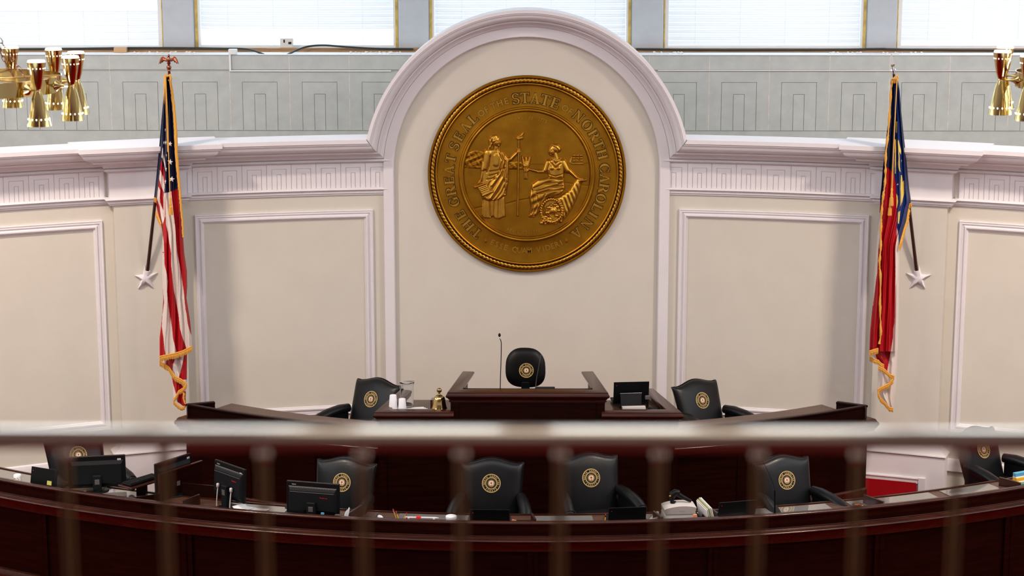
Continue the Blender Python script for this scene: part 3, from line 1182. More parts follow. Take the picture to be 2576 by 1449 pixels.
# standing figure holding the staff
r = Relief(405, 730, 440, 1060, 2.2)
sk = lambda X, Y: 1.6 * np.sin(X * .16 + .3 * np.sin(Y * .02))
r.poly([(448, 905), (600, 890), (606, 1030), (585, 1036), (560, 1048), (535, 1046), (520, 1030), (490, 1044), (452, 1040), (438, 1020)], 15, 10, tex=sk)
for P in ([(452, 915), (444, 1025)], [(495, 920), (500, 1030)], [(528, 920), (522, 1030)], [(556, 915), (552, 1040)]):
    r.cut(P, 4, 7)
dr = [(470, 600), (505, 560), (545, 556), (590, 580), (625, 620), (632, 680), (628, 770), (610, 880), (565, 915), (480, 925), (445, 905), (425, 850), (440, 780), (438, 660)]
r.poly(dr, 22, 20)
r.cap(545, 610, 44, 540, 660, 38, 27)
for P in ([(560, 575), (585, 640), (560, 720), (500, 790), (470, 850)], [(580, 585), (600, 660), (580, 740), (520, 830), (480, 890)], [(600, 600), (616, 680), (600, 770), (560, 850), (520, 905)],
          [(500, 715), (560, 705), (600, 690)], [(495, 745), (550, 730)], [(480, 770), (540, 760)], [(545, 905), (580, 860), (612, 790)], [(610, 760), (600, 870)]):
    r.cut(P, 4.5, 7)
for P in ([(570, 580), (593, 650), (570, 730), (510, 810)], [(592, 592), (608, 670), (590, 755), (540, 840), (500, 900)]):
    r.ridge(P, 5, 5)
r.poly([(590, 600), (628, 640), (626, 720), (615, 770), (612, 840), (598, 850), (596, 760), (602, 700)], 25, 8)
r.cut([(607, 640), (610, 760)], 3, 6)
r.cap(488, 590, 36, 465, 690, 26, 28)            # sleeve
r.cap(470, 660, 34, 452, 700, 20, 25)
r.cut([(500, 610), (492, 680), (478, 720)], 4, 8)
r.cap(455, 690, 17, 437, 770, 11, 22)            # forearm
r.cap(437, 772, 12, 424, 792, 10, 21)            # hand
for k in range(3):
    r.cap(420 + k * 8, 790, 4, 414 + k * 8, 804, 3.5, 20)
r.cap(612, 640, 22, 645, 628, 14, 17)            # raised arm
r.cap(642, 630, 14, 688, 582, 9.5, 17)
r.cap(690, 575, 13, 698, 560, 12, 24)
for k in range(4):
    r.cap(686, 556 + k * 8, 4.2, 708, 553 + k * 8, 4, 27)
r.cap(541, 540, 17, 540, 572, 20, 20)            # neck
r.ell(545, 512, 31, 38, 27)                      # head
r.ell(532, 494, 37, 34, 27)                      # hair
r.cap(505, 500, 15, 500, 545, 7, 20)
r.cap(510, 520, 11, 488, 556, 5, 17)
r.cap(556, 500, 6, 573, 515, 4, 22, 4)           # nose
r.ridge([(540, 498), (570, 499)], 2.5, 3)
r.cut([(546, 504), (556, 504)], 3, 5)
r.cut([(556, 528), (572, 527)], 2.2, 4)
for k in range(5):
    r.cut([(560 - k * 4, 468 + k * 5), (530 - k * 4, 474 + k * 7), (500, 500 + k * 9)], 2, 3)
r.cut([(522, 555), (540, 566), (560, 555)], 3, 5)
r.build('standing_figure')

r = Relief(385, 530, 780, 895, 2.2)              # scroll
r.poly([(405, 815), (470, 790), (500, 850), (445, 885)], 30, 5)
for k in range(4):
    r.cut([(424 + k * 5, 822 + k * 11), (470 + k * 5, 805 + k * 11)], 1.8, 3)
r.cap(396, 822, 10, 470, 795, 9, 34)
r.cap(450, 880, 12, 515, 850, 13, 36)
r.build('scroll')

r = Relief(660, 745, 425, 1035, 2.2)             # staff and cap
r.cap(697, 490, 8, 690, 1022, 7, 21)
r.poly([(676, 485), (684, 470), (712, 455), (735, 432), (733, 450), (728, 462), (728, 490), (690, 500)], 24, 8)
r.cut([(686, 478), (728, 470)], 3, 6)
r.build('liberty_staff')

r = Relief(745, 1175, 515, 1050, 2.2)            # seated figure
sk2 = lambda X, Y: 2.2 * np.sin((X * .5 + Y) * .13)
r.poly([(785, 800), (830, 770), (900, 755), (1010, 762), (1018, 830), (985, 875), (905, 900), (860, 940), (835, 1000), (820, 1025), (770, 1025), (780, 960), (768, 890)], 24, 20, tex=sk2)
for P in ([(800, 830), (870, 800), (960, 790)], [(820, 850), (900, 825), (1000, 815)], [(825, 870), (905, 850), (1000, 840)], [(820, 860), (835, 940), (800, 1010)], [(880, 870), (850, 930), (825, 1000)], [(905, 895), (860, 930)], [(790, 840), (800, 950), (785, 1010)]):
    r.cut(P, 4.5, 8)
r.cap(775, 1025, 10, 805, 1028, 7, 12)
r.poly([(905, 640), (935, 615), (985, 625), (1010, 650), (1012, 700), (1008, 765), (905, 762), (888, 700)], 26, 22)
r.ell(925, 690, 28, 26, 30); r.ell(970, 690, 28, 26, 30)
for P in ([(925, 625), (950, 660), (985, 632)], [(915, 650), (950, 690), (990, 655)], [(905, 735), (950, 748), (1005, 730)], [(905, 760), (1010, 762)]):
    r.cut(P, 3.5, 6)
r.cap(900, 655, 24, 880, 705, 20, 24)            # left sleeve and arm
r.cap(885, 715, 15, 830, 715, 13, 20)
r.cap(832, 715, 13, 765, 698, 8.5, 18)
r.cap(760, 698, 11, 742 + 8, 706, 9, 20)
r.cap(1000, 655, 28, 1030, 705, 24, 26)
r.cap(1035, 700, 17, 1095, 755, 10, 21)
r.cap(1095, 756, 10, 1120, 768, 9, 22)
for k in range(4):
    r.cap(1118, 760 + k * 5, 4, 1142, 764 + k * 4, 3.5, 24)
r.cap(945, 590, 17, 955, 625, 20, 20)            # neck, head, hair
r.ell(928, 575, 28, 36, 26)
r.ell(948, 556, 38, 34, 27)
r.ell(972, 560, 16, 22, 24)
r.cap(915, 565, 6, 903, 580, 4, 20, 4)
r.cut([(912, 566), (924, 566)], 3, 5)
r.cut([(906, 594), (920, 594)], 2.2, 4)
for k in range(5):
    r.cut([(920 + k * 6, 530 + k * 2), (950 + k * 5, 540 + k * 6), (968 + k * 3, 560 + k * 9)], 2, 3)
r.build('seated_figure')

r = Relief(712, 785, 588, 775, 2.2)              # wheat and corn
for x0, x1 in ((722, 735), (748, 748), (775, 758)):
    r.cap(x0, 612, 8, x1, 672, 12, 16)
for k in range(8):
    r.cut([(715, 605 + k * 9), (782, 609 + k * 9)], 1.8, 3)
for dx in (-9, 0, 9):
    r.cap(747 + dx * .5, 690, 4, 745 + dx, 765, 4.5, 14)
r.cap(735, 695, 10, 760, 706, 10, 24)
for k in range(4):
    r.cap(734, 688 + k * 8, 4, 754, 690 + k * 8, 4, 27)
r.build('corn_ears')

r = Relief(830, 1165, 750, 1100, 2.2)            # horn of plenty
horn = [(1105, 755), (1150, 770), (1128, 800), (1118, 850), (1095, 910), (1060, 985), (1020, 1040), (990, 1075), (930, 1060), (870, 960), (900, 900), (980, 890), (1050, 840), (1080, 790)]
hx = lambda X, Y: 3.2 * np.sin(((X - 850) * .83 - (Y - 1090) * .30) * .26)
r.poly(horn, 20, 26, tex=hx)
r.cap(1125, 775, 13, 1158, 772, 10, 24)
mouth = (925, 985)
for k in range(30):
    a = 2 * pi * k / 30
    r.ell(mouth[0] + 74 * cos(a), mouth[1] + 80 * sin(a), 12, 8, 10, 22, a + .6)
d = np.hypot((r.X - mouth[0]) / 64, (r.Y - mouth[1]) / 70)
r.H = np.where((d < 1) & (r.H > 0), np.minimum(r.H, 6), r.H)
for (x, y, a, b) in ((935, 985, 30, 30), (895, 1000, 18, 14), (880, 1030, 18, 14), (910, 1045, 20, 18), (905, 1062, 30, 24), (868, 1060, 14, 12), (855, 1072, 15, 14), (945, 1072, 18, 13),
                     (880, 1078, 10, 9), (905, 965, 18, 14), (965, 960, 15, 14), (975, 985, 13, 13), (950, 945, 18, 12), (920, 948, 14, 11), (970, 1045, 14, 12), (990, 1060, 9, 8), (960, 1020, 16, 12)):
    r.ell(x, y, a, b, 16, 12)
for a in (-60, -30, 0, 30, 60):
    r.cut([(935, 958), (935 + 26 * sin(rad(a)), 985), (935 + 10 * sin(rad(a)), 1012)], 1.8, 3)
r.build('horn_of_plenty')

r = Relief(1040, 1155, 582, 672, 1.6)            # ship
for i in range(3):
    for j in range(3):
        x, y = 1064 + i * 25, 596 + j * 17
        r.poly([(x, y), (x + 22, y), (x + 24, y + 14), (x, y + 14)], 11, 5)
r.poly([(1042, 655), (1062, 610), (1062, 650)], 8, 4)
r.poly([(1042, 648), (1070, 654), (1150, 652), (1140, 668), (1065, 668)], 12, 6)
r.build('sailing_ship')


# =================================================================== FLAGS
def inpoly(x, y, P):
    c = False
    n = len(P)
    j = n - 1
    for i in range(n):
        if (P[i][1] > y) != (P[j][1] > y) and x < (P[j][0] - P[i][0]) * (y - P[i][1]) / (P[j][1] - P[i][1]) + P[i][0]:
            c = not c
        j = i
    return c


def sheet(mb, L, Rr, y0, y1, depth, colour, cols=66, stepy=2.0, thick=.05, folds=(5, .018), bottom=None):
    """one hanging layer of cloth as a closed pleated tube. L,Rr: outlines (y,x); depth(s,y)->Y of the front"""
    rows = int((y1 - y0) / stepy) + 1
    grid = []
    nb = cols
    for i in range(rows + 1):
        yy = y0 + (y1 - y0) * i / rows
        row = []
        for k in range(cols + 1):
            s_ = k / cols
            yb = yy
            if bottom:
                lim = bottom(s_)
                yb = y0 + (yy - y0) * (lim - y0) / (y1 - y0)
            xl, xr = interp(yb, L), interp(yb, Rr)
            wpx = xr - xl
            f = folds[1] * min(1, wpx / 45) * sin(2 * pi * folds[0] * s_ + .6 * sin(yb * .013) + 1.0) + folds[1] * .4 * sin(2 * pi * folds[0] * 2.3 * s_ + yb * .01)
            edge = .03 * (2 * s_ - 1) ** 4
            row.append((xl + wpx * s_, yb, depth(s_, yb) + f + edge))
        grid.append(row)
    vs = []
    for row in grid:
        vs += [tuple(atY(*p)) for p in row]
    nfront = len(vs)
    for row in grid:
        vs += [tuple(atY(p[0] * .94 + .06 * (row[0][0] + row[-1][0]) / 2, p[1], p[2] + thick * (.25 + .75 * (1 - (2 * k / cols - 1) ** 2)))) for k, p in enumerate(row)]
    W = cols + 1
    fs, ms = [], []
    for i in range(rows):
        for k in range(cols):
            a = i * W + k
            p, q = grid[i][k], grid[i + 1][k + 1]
            c_ = colour((p[0] + q[0]) / 2, (p[1] + q[1]) / 2)
            fs.append([a, a + 1, a + 1 + W, a + W]); ms.append(c_)
            fs.append([nfront + a + W, nfront + a + 1 + W, nfront + a + 1, nfront + a]); ms.append(c_)
        for k in (0, cols):
            a = i * W + k
            fs.append([a, a + W, nfront + a + W, nfront + a]); ms.append(ms[-1] if k else ms[-2 * cols])
    for k in range(cols):
        for i in (0, rows):
            a = i * W + k
            fs.append([a, a + 1, nfront + a + 1, nfront + a]); ms.append(ms[min(len(ms) - 1, 2 * k)] if i == 0 else ms[-1])
    mb.add(vs, fs, ms)
    return grid


def fringe(mb, pts, drop, Yf, side=(0, 1), n=None):
    own = mb is None
    mb = mb or MB()
    _fringe(mb, pts, drop, Yf, side, n, own)


def _fringe(mb, pts, drop, Yf, side, n, own):
    """pts: px polyline; strands of length drop px in direction side"""
    tot = sum(math.hypot(b[0] - a[0], b[1] - a[1]) for a, b in zip(pts, pts[1:]))
    n = n or int(tot / 1.6)
    cum = [0]
    for a, b in zip(pts, pts[1:]):
        cum.append(cum[-1] + math.hypot(b[0] - a[0], b[1] - a[1]))
    rng = random.Random(5)
    for i in range(n + 1):
        t = tot * i / n
        x = float(np.interp(t, cum, [p[0] for p in pts])); y = float(np.interp(t, cum, [p[1] for p in pts]))
        l_ = drop * rng.uniform(.88, 1.08)
        j = rng.uniform(-.5, .5)
        Y = Yf(x, y)
        P = [atY(x, y - side[1] * 1.0, Y - .012), atY(x + side[0] * l_ * .5 + j, y + side[1] * l_ * .5, Y - .018 + rng.uniform(-.004, .004)), atY(x + side[0] * l_ + j, y + side[1] * l_, Y - .012)]
        mb.tube([tuple(p) for p in P], [.0052, .005, .004], 4)
    mb.tube([tuple(atY(x, y, Yf(x, y) - .014)) for x, y in pts], .009, 6)
    if own:
        objs.append(mb.build('hem_fringe', M_FRINGE))


def rope_px(mb, pts, r, Yf, n=6):
    mb.tube([tuple(atY(x, y, Yf(x, y))) for x, y in pts], r, n)


def star5(mb, cx, cy, rpx, Y, rot=0, mi=0, sq=1.0, depth=.006):
    pts = []
    for k in range(10):
        q = rpx if k % 2 == 0 else rpx * .42
        a = rad(rot) - pi / 2 + k * pi / 5
        pts.append(atY(cx + sq * q * cos(a), cy + q * sin(a), Y))
    c_ = atY(cx, cy, Y - depth)
    b_ = [(p[0], p[1] + .008, p[2]) for p in pts]
    mb.add([tuple(c_)] + [tuple(p) for p in pts] + b_, [[0, 1 + k, 1 + (k + 1) % 10] for k in range(10)] + [[1 + k, 11 + k, 11 + (k + 1) % 10, 1 + (k + 1) % 10] for k in range(10)] + [list(range(20, 10, -1))], mi)


def wall_star(mb, outer, cx, cy, side):
    """raised five point star plaque; outer: px tips clockwise from top"""
    Yw = float(atC(cx, cy, RW - .13)[1])
    tips = [np.array(atC(x, y, RW - .13)) for x, y in outer]
    c0 = np.array(atC(cx, cy, RW - .13))
    inn = []
    for a, b in zip(tips, tips[1:] + tips[:1]):
        inn.append(c0 + ((a + b) / 2 - c0) * .50)
    ring = []
    for a, b in zip(tips, inn):
        ring += [a, b]
    lay = []
    for sc_, off in ((1.0, .0), (1.0, -.016), (.84, -.022), (.80, -.030), (.55, -.046)):
        lay.append([c0 + (p - c0) * sc_ + np.array((0, off - .002, 0)) for p in ring])
    vs = [tuple(p) for l_ in lay for p in l_] + [tuple(c0 + np.array((0, -.055, 0)))]
    fs = [[j * 10 + i, j * 10 + (i + 1) % 10, (j + 1) * 10 + (i + 1) % 10, (j + 1) * 10 + i] for j in range(4) for i in range(10)]
    fs += [[40 + i, 40 + (i + 1) % 10, 50] for i in range(10)]
    mb.add(vs, fs)


def make_parent(root, objs):
    inv = Matrix.Translation(root.location).inverted()
    for o in objs:
        o.data.transform(inv)
        o.parent = root


# --- national flag, left
N_, B_, R_, W_ = 0, 1, 2, 3
YB = float(atC(371, 690, RW - .13)[1])
pole_top = np.array(atY(425.5, 186, 22.80))
pole_bot = np.array(atY(369, 700, YB - .01))


def poleY_left(y):
    t = (y - 186) / (700 - 186)
    return 22.72 + (YB - 22.72) * t


dL = lambda s_, y: (22.74 + (poleY_left(y) - 22.74 - .035) * max(0, 1 - s_ * 2.2) ** 1.3) if y < 520 else (22.74 + (poleY_left(520) - 22.74 - .035) * max(0, 1 - s_ * 2.2) ** 1.3 * max(0, 1 - (y - 520) / 90))
LE = [(190, 415), (240, 411.5), (258, 410), (325, 404), (378, 399.7), (435, 394), (497, 388), (505, 391), (530, 396), (563, 405), (590, 409.5), (640, 408.5), (690, 408), (720, 409), (750, 411), (780, 409), (822, 405), (850, 401.5), (880, 401.5), (910, 402)]
RE = [(190, 427), (205, 428), (230, 431), (290, 437), (340, 440), (400, 446), (450, 451), (500, 456), (560, 459.5), (600, 461), (640, 464), (680, 470), (720, 471), (750, 469), (780, 474), (815, 479), (850, 482), (880, 483), (910, 483)]
b3 = [(486, 431), (517, 434), (540, 437), (573, 441), (608, 443), (635, 445.6), (666, 452), (697, 457), (732, 462), (780, 467), (787, 468.7), (818, 473), (838, 479), (849, 484), (905, 492)]
b2 = [(486, 415.6), (532, 416.6), (563, 417), (583, 422), (612, 426), (637, 430.5), (666, 430.5), (699, 434), (728, 437), (760, 443.5), (791, 449), (828, 453), (849, 459), (866, 465.6), (905, 478)]
b1 = [(540, 409), (583, 410), (634, 413), (666, 414), (691, 420), (708, 422.4), (733, 420), (760, 422.5), (791, 427), (822, 432.5), (853, 435.6), (887, 444.5), (910, 450)]
b0 = [(580, 400), (646, 404), (705, 406), (720, 409), (760, 413), (791, 408.6), (822, 407), (849, 411), (878, 414), (905, 419)]
fanW = [[(406, 371), (410, 372), (413, 395), (416, 412), (416, 428), (413, 412), (408, 397), (404, 396)],
        [(401, 423), (404, 430), (410.7, 445), (414, 467), (413, 487), (406, 469.5), (401, 452), (398.6, 441)],
        [(396, 465), (403, 478), (402, 508), (411, 530), (416, 543), (409, 565), (405, 548), (402, 520), (394, 498)],
        [(402, 508), (411, 530), (414, 486), (413, 487), (411, 500), (411, 528)]]
fanR = [[(404, 395.5), (406, 403), (412, 423), (414.7, 443), (414, 465), (410.7, 445), (404, 430), (401.5, 418.7)],
        [(398.6, 441), (401, 452), (406, 469.5), (412, 487), (411, 500), (411, 530), (402, 508), (403, 478), (396, 465)],
        [(392, 502), (394, 498), (402, 520), (405, 548), (409, 565), (403, 565), (393, 531)]]


def col_us(x, y):
    if 200 < y < 498 and x < interp(y, LE) + interp(y, [(200, 6), (325, 9), (420, 8), (498, 7)]):
        return N_
    if y < 572:
        for P in fanR:
            if inpoly(x, y, P):
                return R_
        for P in fanW:
            if inpoly(x, y, P):
                return W_
    ybot = interp(x, [(415, 486), (430.6, 481.6), (448, 474), (460, 470)])
    if y < ybot and not (x < 412 and y > 505):
        return N_
    if y < 545 and x < 415:
        return W_ if x > 402 else R_
    if x < interp(y, b0) and y > 600:
        return R_ if not 590 < y < 632 else W_
    if y > 636 and x < interp(y, b1):
        return W_
    if x < interp(y, b2):
        return R_ if not (588 < y < 634 and x < interp(y, [(588, 409), (610, 412), (634, 413)])) else W_
    if x < interp(y, b3):
        return W_
    return R_


us = thing('wall_flag', 'red, white and blue striped flag hung from an eagle topped pole on the left pilaster', 'flag', tuple(pole_bot), 0, 'fringed flags on the two pilasters')
objs = []
m = MB()
sheet(m, LE, RE, 190, 905, dL, col_us, cols=120, stepy=1.3, folds=(4, .026), bottom=lambda s_: 906 - 28 * s_)
# lower layers of the folded corner
L2 = [(895, 412), (915, 412), (940, 431), (960, 434), (1000, 436), (1012, 437), (1030, 462)]
R2 = [(885, 471), (960, 470), (985, 468), (1000, 467), (1018, 468), (1030, 466)]


def col_us2(x, y):
    if y < 955:
        if x < interp(y, [(895, 444), (915, 436), (940, 433), (955, 437)]):
            return R_ if x > 418 or y > 915 else W_
        if x < interp(y, [(895, 463), (920, 458), (955, 449)]):
            return W_
        return R_
    if x < interp(y, [(960, 434), (985, 441), (1000, 446)]):
        return W_
    return R_ if x < interp(y, [(960, 452), (975, 462), (990, 466)]) or y > 985 else W_


sheet(m, L2, R2, 888, 1026, lambda s_, y: 22.84 - (y - 888) * .0002, col_us2, cols=60, stepy=1.3, folds=(2, .02), thick=.04, bottom=lambda s_: 1000 + 26 * min(1, s_ * 1.4))
objs.append(m.build('flag_cloth', [M_NAVY, M_BLUEF, M_RED, M_WHT], None, smooth=60))
# stars
for (x, y, r_, sq, rot) in ((428, 362, 7, .8, 5), (428, 407.6, 7.8, .95, 10), (432, 451, 7.6, 1, 8), (417, 359, 6, .45, 0), (417.5, 426, 7, .35, 0), (416, 457, 7, .35, 0), (412.5, 359, 5, .3, 0), (418.5, 391, 5, .25, 8), (416, 327, 5, .25, 8)):
    m = MB()
    star5(m, x, y, r_, dL((x - interp(y, LE)) / (interp(y, RE) - interp(y, LE)), y) - .050, rot, 0, sq)
    objs.append(m.build('flag_star', M_WHT))
Yf = lambda x, y: dL(min(1, max(0, (x - interp(y, LE)) / max(1, interp(y, RE) - interp(y, LE)))), y) - .02
m = MB()
fringe(None, [(402, 897), (420, 893), (440, 889), (460, 883), (483, 871)], 13, Yf)
for k, (pts, w_) in enumerate((([(427, 186), (429, 205), (433, 235), (439, 290), (441, 320), (443, 370), (447, 430), (452, 480), (455, 520), (459, 560), (461, 600)], 1),)):
    P = []
    for i in range(len(pts) - 1):
        for q in range(12):
            t = q / 12
            P.append((pts[i][0] + (pts[i + 1][0] - pts[i][0]) * t + random.uniform(-.7, .7), pts[i][1] + (pts[i + 1][1] - pts[i][1]) * t))
    m.tube([tuple(atY(x, y, 22.725)) for x, y in P], [.021 * (1 - .45 * abs(2 * i / len(P) - .9)) for i in range(len(P))], 7)
m.tube([tuple(atY(x, y, 22.69)) for x, y in ((414.5, 190), (415, 200), (413.5, 225), (413, 262))], [.014, .014, .008, .002], 6)
m.tube([tuple(atY(x, y, 22.685)) for x, y in ((416, 188), (421, 192), (427, 189), (430, 197), (429, 208), (425, 200))], .016, 6)
objs.append(m.build('side_fringe', M_FRINGE, None, smooth=60))
m = MB()
fringe(None, [(388, 497), (393, 500)], 11, lambda x, y: poleY_left(500) - .02)
fringe(None, [(393, 532), (399, 547), (405, 564)], 9, Yf, (-.15, 1))
fringe(None, [(402, 909), (412, 915), (425, 924), (433, 936), (440, 947), (455, 954), (468, 964)], 12, lambda x, y: 22.80)
fringe(None, [(469, 966), (462, 976), (449, 984), (445, 992)], 10, lambda x, y: 22.795)
fringe(None, [(446, 992), (438, 1004), (437, 1010)], 8, lambda x, y: 22.79)
fringe(None, [(437, 1010), (448, 1020), (457, 1026), (464, 1022)], 8, lambda x, y: 22.79)
fringe(None, [(462, 988), (461, 1002), (465, 1015)], 6, lambda x, y: 22.79, (.5, .5))
m = MB()
yy = lambda x, y: 22.62
rope_px(m, [(416, 190), (417, 230), (418, 280), (421, 350), (422, 382)], .0055, yy)
rope_px(m, [(417, 190), (419, 240), (422, 300), (424, 380), (426, 440), (428, 498)], .006, yy)
objs.append(m.build('gold_cord', M_FRINGE, None, smooth=60))


def tassel(x, y, s_=1.0, Y=22.62):
    mb = MB()
    T = Matrix.Translation(tuple(atY(x, y, Y)))
    mb.lathe([(0, .01 * s_), (.010 * s_, .004 * s_), (.013 * s_, -.01 * s_), (.010 * s_, -.03 * s_), (.012 * s_, -.055 * s_), (.016 * s_, -.075 * s_), (.012 * s_, -.085 * s_), (.018 * s_, -.10 * s_), (.021 * s_, -.185 * s_), (0, -.188 * s_)], 14, 0, T)
    for k in range(16):
        a = 2 * pi * k / 16
        mb.tube([T @ Vector((.018 * s_ * cos(a), .018 * s_ * sin(a), -.10 * s_)), T @ Vector((.023 * s_ * cos(a), .023 * s_ * sin(a), -.19 * s_))], .003 * s_, 4)
    return mb


objs.append(tassel(428.5, 499, 1.02).build('tassel', M_FRINGE, None, smooth=40))
m = MB(); m.tube([tuple(pole_bot), tuple(pole_top + (pole_top - pole_bot) * .008)], [.0215, .0150], 14)
objs.append(m.build('flag_pole', M_POLE, None, smooth=60))
m = MB()
T = Matrix.Translation(tuple(pole_top))
m.lathe([(.016, -.02), (.016, .03), (.022, .035), (.018, .05), (.026, .065), (.03, .08), (.024, .095), (.012, .10), (.02, .115), (.024, .13), (0, .15)], 14, 0, T)
m.sphere((0, 0, .165), (.024, .024, .038), 10, 0, T)
m.sphere((.004, -.004, .21), (.014, .018, .016), 8, 0, T)
m.tube([T @ Vector((0, -.01, .213)), T @ Vector((-.022, -.02, .205))], [.008, .002], 6)
for sg in (-1, 1):
    q = [(0.01 * sg, .16), (.035 * sg, .185), (.065 * sg, .205), (.085 * sg, .195), (.10 * sg, .165), (.118 * sg, .11), (.100 * sg, .125), (.092 * sg, .115), (.08 * sg, .135), (.07 * sg, .13), (.055 * sg, .15), (.04 * sg, .145), (.02 * sg, .14)]
    vs = [T @ Vector((x, -.010 if k_ == 0 else .010, z)) for k_ in (0, 1) for x, z in q]
    c1 = [T @ Vector((.06 * sg, -.02, .165)), T @ Vector((.06 * sg, .02, .165))]
    n_ = len(q)
    m.add(vs + c1, [[i, (i + 1) % n_, 2 * n_] for i in range(n_)] + [[n_ + i, n_ + (i + 1) % n_, 2 * n_ + 1] for i in range(n_)] + [[i, (i + 1) % n_, n_ + (i + 1) % n_, n_ + i] for i in range(n_)])
objs.append(m.build('eagle_finial', M_COPPER, None, smooth=50))
m = MB()
wall_star(m, [(365.5, 667), (396.5, 685.6), (386, 723.5), (348, 726), (339.5, 692.5)], 367.5, 699, -1)
pd = (pole_top - pole_bot) / np.linalg.norm(pole_top - pole_bot)
m.tube([tuple(pole_bot - pd * .03 + np.array((0, .05, -.03))), tuple(pole_bot - pd * .02), tuple(pole_bot + pd * .10)], [.036, .036, .032], 16)
objs.append(m.build('star_bracket', M_TRIM, None, smooth=40))
make_parent(us, objs)

# --- state flag, right
YBr = float(atC(2307, 690, RW - .13)[1])
pt = np.array(atY(2249, 192, 22.80)); pb = np.array(atY(2308, 700, YBr - .01))
poleY_r = lambda y: 22.72 + (YBr - 22.72) * (y - 192) / 508


def dR(s_, y):
    yy_ = min(y, 520)
    f = max(0, 1 - (1 - s_) * 2.2) ** 1.3
    k_ = 1 if y < 520 else max(0, 1 - (y - 520) / 90)
    return 22.74 + (poleY_r(yy_) - 22.74 - .035) * f * k_


LR = [(200, 2244.5), (229, 2240.7), (293, 2237), (327, 2231.4), (358, 2228), (399, 2224), (421, 2221), (462, 2218), (493, 2214.5), (516, 2214), (545, 2211.8), (597, 2206), (648, 2202.4), (700, 2199), (760, 2196), (781, 2194), (832, 2189), (884, 2187), (890, 2187)]
RR = [(198, 2258), (229, 2263.5), (285, 2267.7), (337, 2273), (378, 2278), (420, 2282), (441, 2284), (472, 2287), (499, 2291), (512, 2291), (528, 2286), (559, 2279), (578, 2272.5), (611, 2263), (628, 2261.5), (669, 2262.5), (700, 2261.5), (801, 2260), (890, 2258), (980, 2254), (1008, 2249), (1035, 2245)]
fr = [(200, 2243.5), (229, 2241.5), (275, 2239), (337, 2234.5), (378, 2229), (420, 2227.3), (441, 2228), (472, 2225), (508, 2220), (545, 2217.6), (586, 2215.5), (628, 2216), (659, 2212), (700, 2215), (781, 2214), (839, 2216), (868, 2211.8)]
vb = [(400, 2246), (437, 2249), (468, 2254), (499, 2255), (524, 2256), (573, 2256), (607, 2255), (619.5, 2252), (700, 2252.8), (781, 2251.7), (812, 2250), (828, 2247), (849, 2246.5), (888, 2240), (930, 2232.5)]
Y_ = 4
yellow = [[(2253, 306), (2257, 306), (2256, 334), (2253, 333)], [(2250.5, 349.5), (2254, 351.5), (2254, 437), (2251.5, 437)],
          [(2258, 353.6), (2260.5, 352.6), (2266.8, 378.5), (2266.6, 389), (2262.5, 380.5), (2263.5, 416), (2265.5, 434), (2262, 428), (2258, 412), (2260.5, 400)],
          [(2266.6, 440), (2269, 441), (2270.8, 458), (2274, 453), (2274, 489), (2269.7, 507.7), (2265, 520), (2266, 489), (2265, 474.5)],
          [(2254, 486), (2258, 493), (2259, 507.7), (2255.5, 526)], [(2259, 534), (2264.6, 530.4), (2263.5, 545), (2261.5, 563.6), (2259, 561.5)], [(2267, 401), (2268.5, 404), (2267, 408)]]


def col_nc(x, y):
    for P in yellow:
        if inpoly(x, y, P):
            return Y_
    fx = interp(y, fr)
    if x < fx:
        if y < 510:
            return N_
        if y < 534:
            return R_
        if y > 770 or x > interp(y, [(534, 2218), (599, 2215), (628, 2209.7), (686, 2206.6), (700, 2204.5), (770, 2196)]):
            return R_
        return W_
    vx = interp(y, vb)
    if x < vx:
        return N_ if y < interp(x, [(2228, 418), (2238, 426), (2249, 437)]) else R_
    if y < 430 and x < 2249:
        return N_
    if y > 572 and x < interp(y, [(572, 2256), (590, 2260), (617, 2261), (628, 2263)]) or y > 617:
        return W_
    if inpoly(x, y, [(2255, 466), (2259.4, 460), (2260, 465)]):
        return W_
    return N_ if x > interp(y, [(200, 2262), (337, 2266), (420, 2276), (500, 2286), (560, 2290)]) else B_


nc = thing('wall_flag', 'blue, red and white state flag with yellow scrolls on the spear topped pole at right', 'flag', tuple(pb), 0, 'fringed flags on the two pilasters')
objs = []
m = MB()
sheet(m, LR, RR, 199, 884, dR, col_nc, cols=120, stepy=1.3, folds=(4, .026))
LR2 = [(880, 2189), (895, 2195), (912, 2210), (940, 2208), (985, 2208), (1000, 2216), (1035, 2243)]
RR2 = [(880, 2258), (980, 2254), (1008, 2249), (1035, 2246)]


def col_nc2(x, y):
    if y < 935 and interp(y, [(880, 2200), (900, 2204), (912, 2212), (930, 2228)]) < x < interp(y, vb):
        return R_
    return W_


sheet(m, LR2, RR2, 880, 1036, lambda s_, y: 22.83, col_nc2, cols=60, stepy=1.3, folds=(2, .022), thick=.04)
objs.append(m.build('flag_cloth', [M_NAVY, M_BLUEF, M_RED, M_WHT, M_YEL], None, smooth=60))
m = MB()
P = []
for (y0, x0), (y1, x1) in zip(fr, fr[1:]):
    for q in range(10):
        t = q / 10
        P.append((x0 + (x1 - x0) * t + random.uniform(-.7, .7), y0 + (y1 - y0) * t))
m.tube([tuple(atY(x, y, 22.705)) for x, y in P], [.012 + .004 * sin(i * .6) for i in range(len(P))], 7)
fringe(m, [(2243, 200), (2248, 200), (2254, 199)], 10, lambda x, y: 22.69)
m.tube([tuple(atY(x, y, 22.66)) for x, y in ((2247, 199), (2252, 194), (2257, 190), (2260, 196), (2257, 202))], .011, 6)
objs.append(m.build('side_fringe', M_FRINGE, None, smooth=60))
m = MB()
YR = lambda x, y: 22.72
fringe(None, [(2187, 884), (2198, 880), (2209, 877)], 12, YR)
fringe(None, [(2188, 898), (2198, 903), (2210, 907), (2216, 914), (2223, 918)], 11, lambda x, y: 22.80)
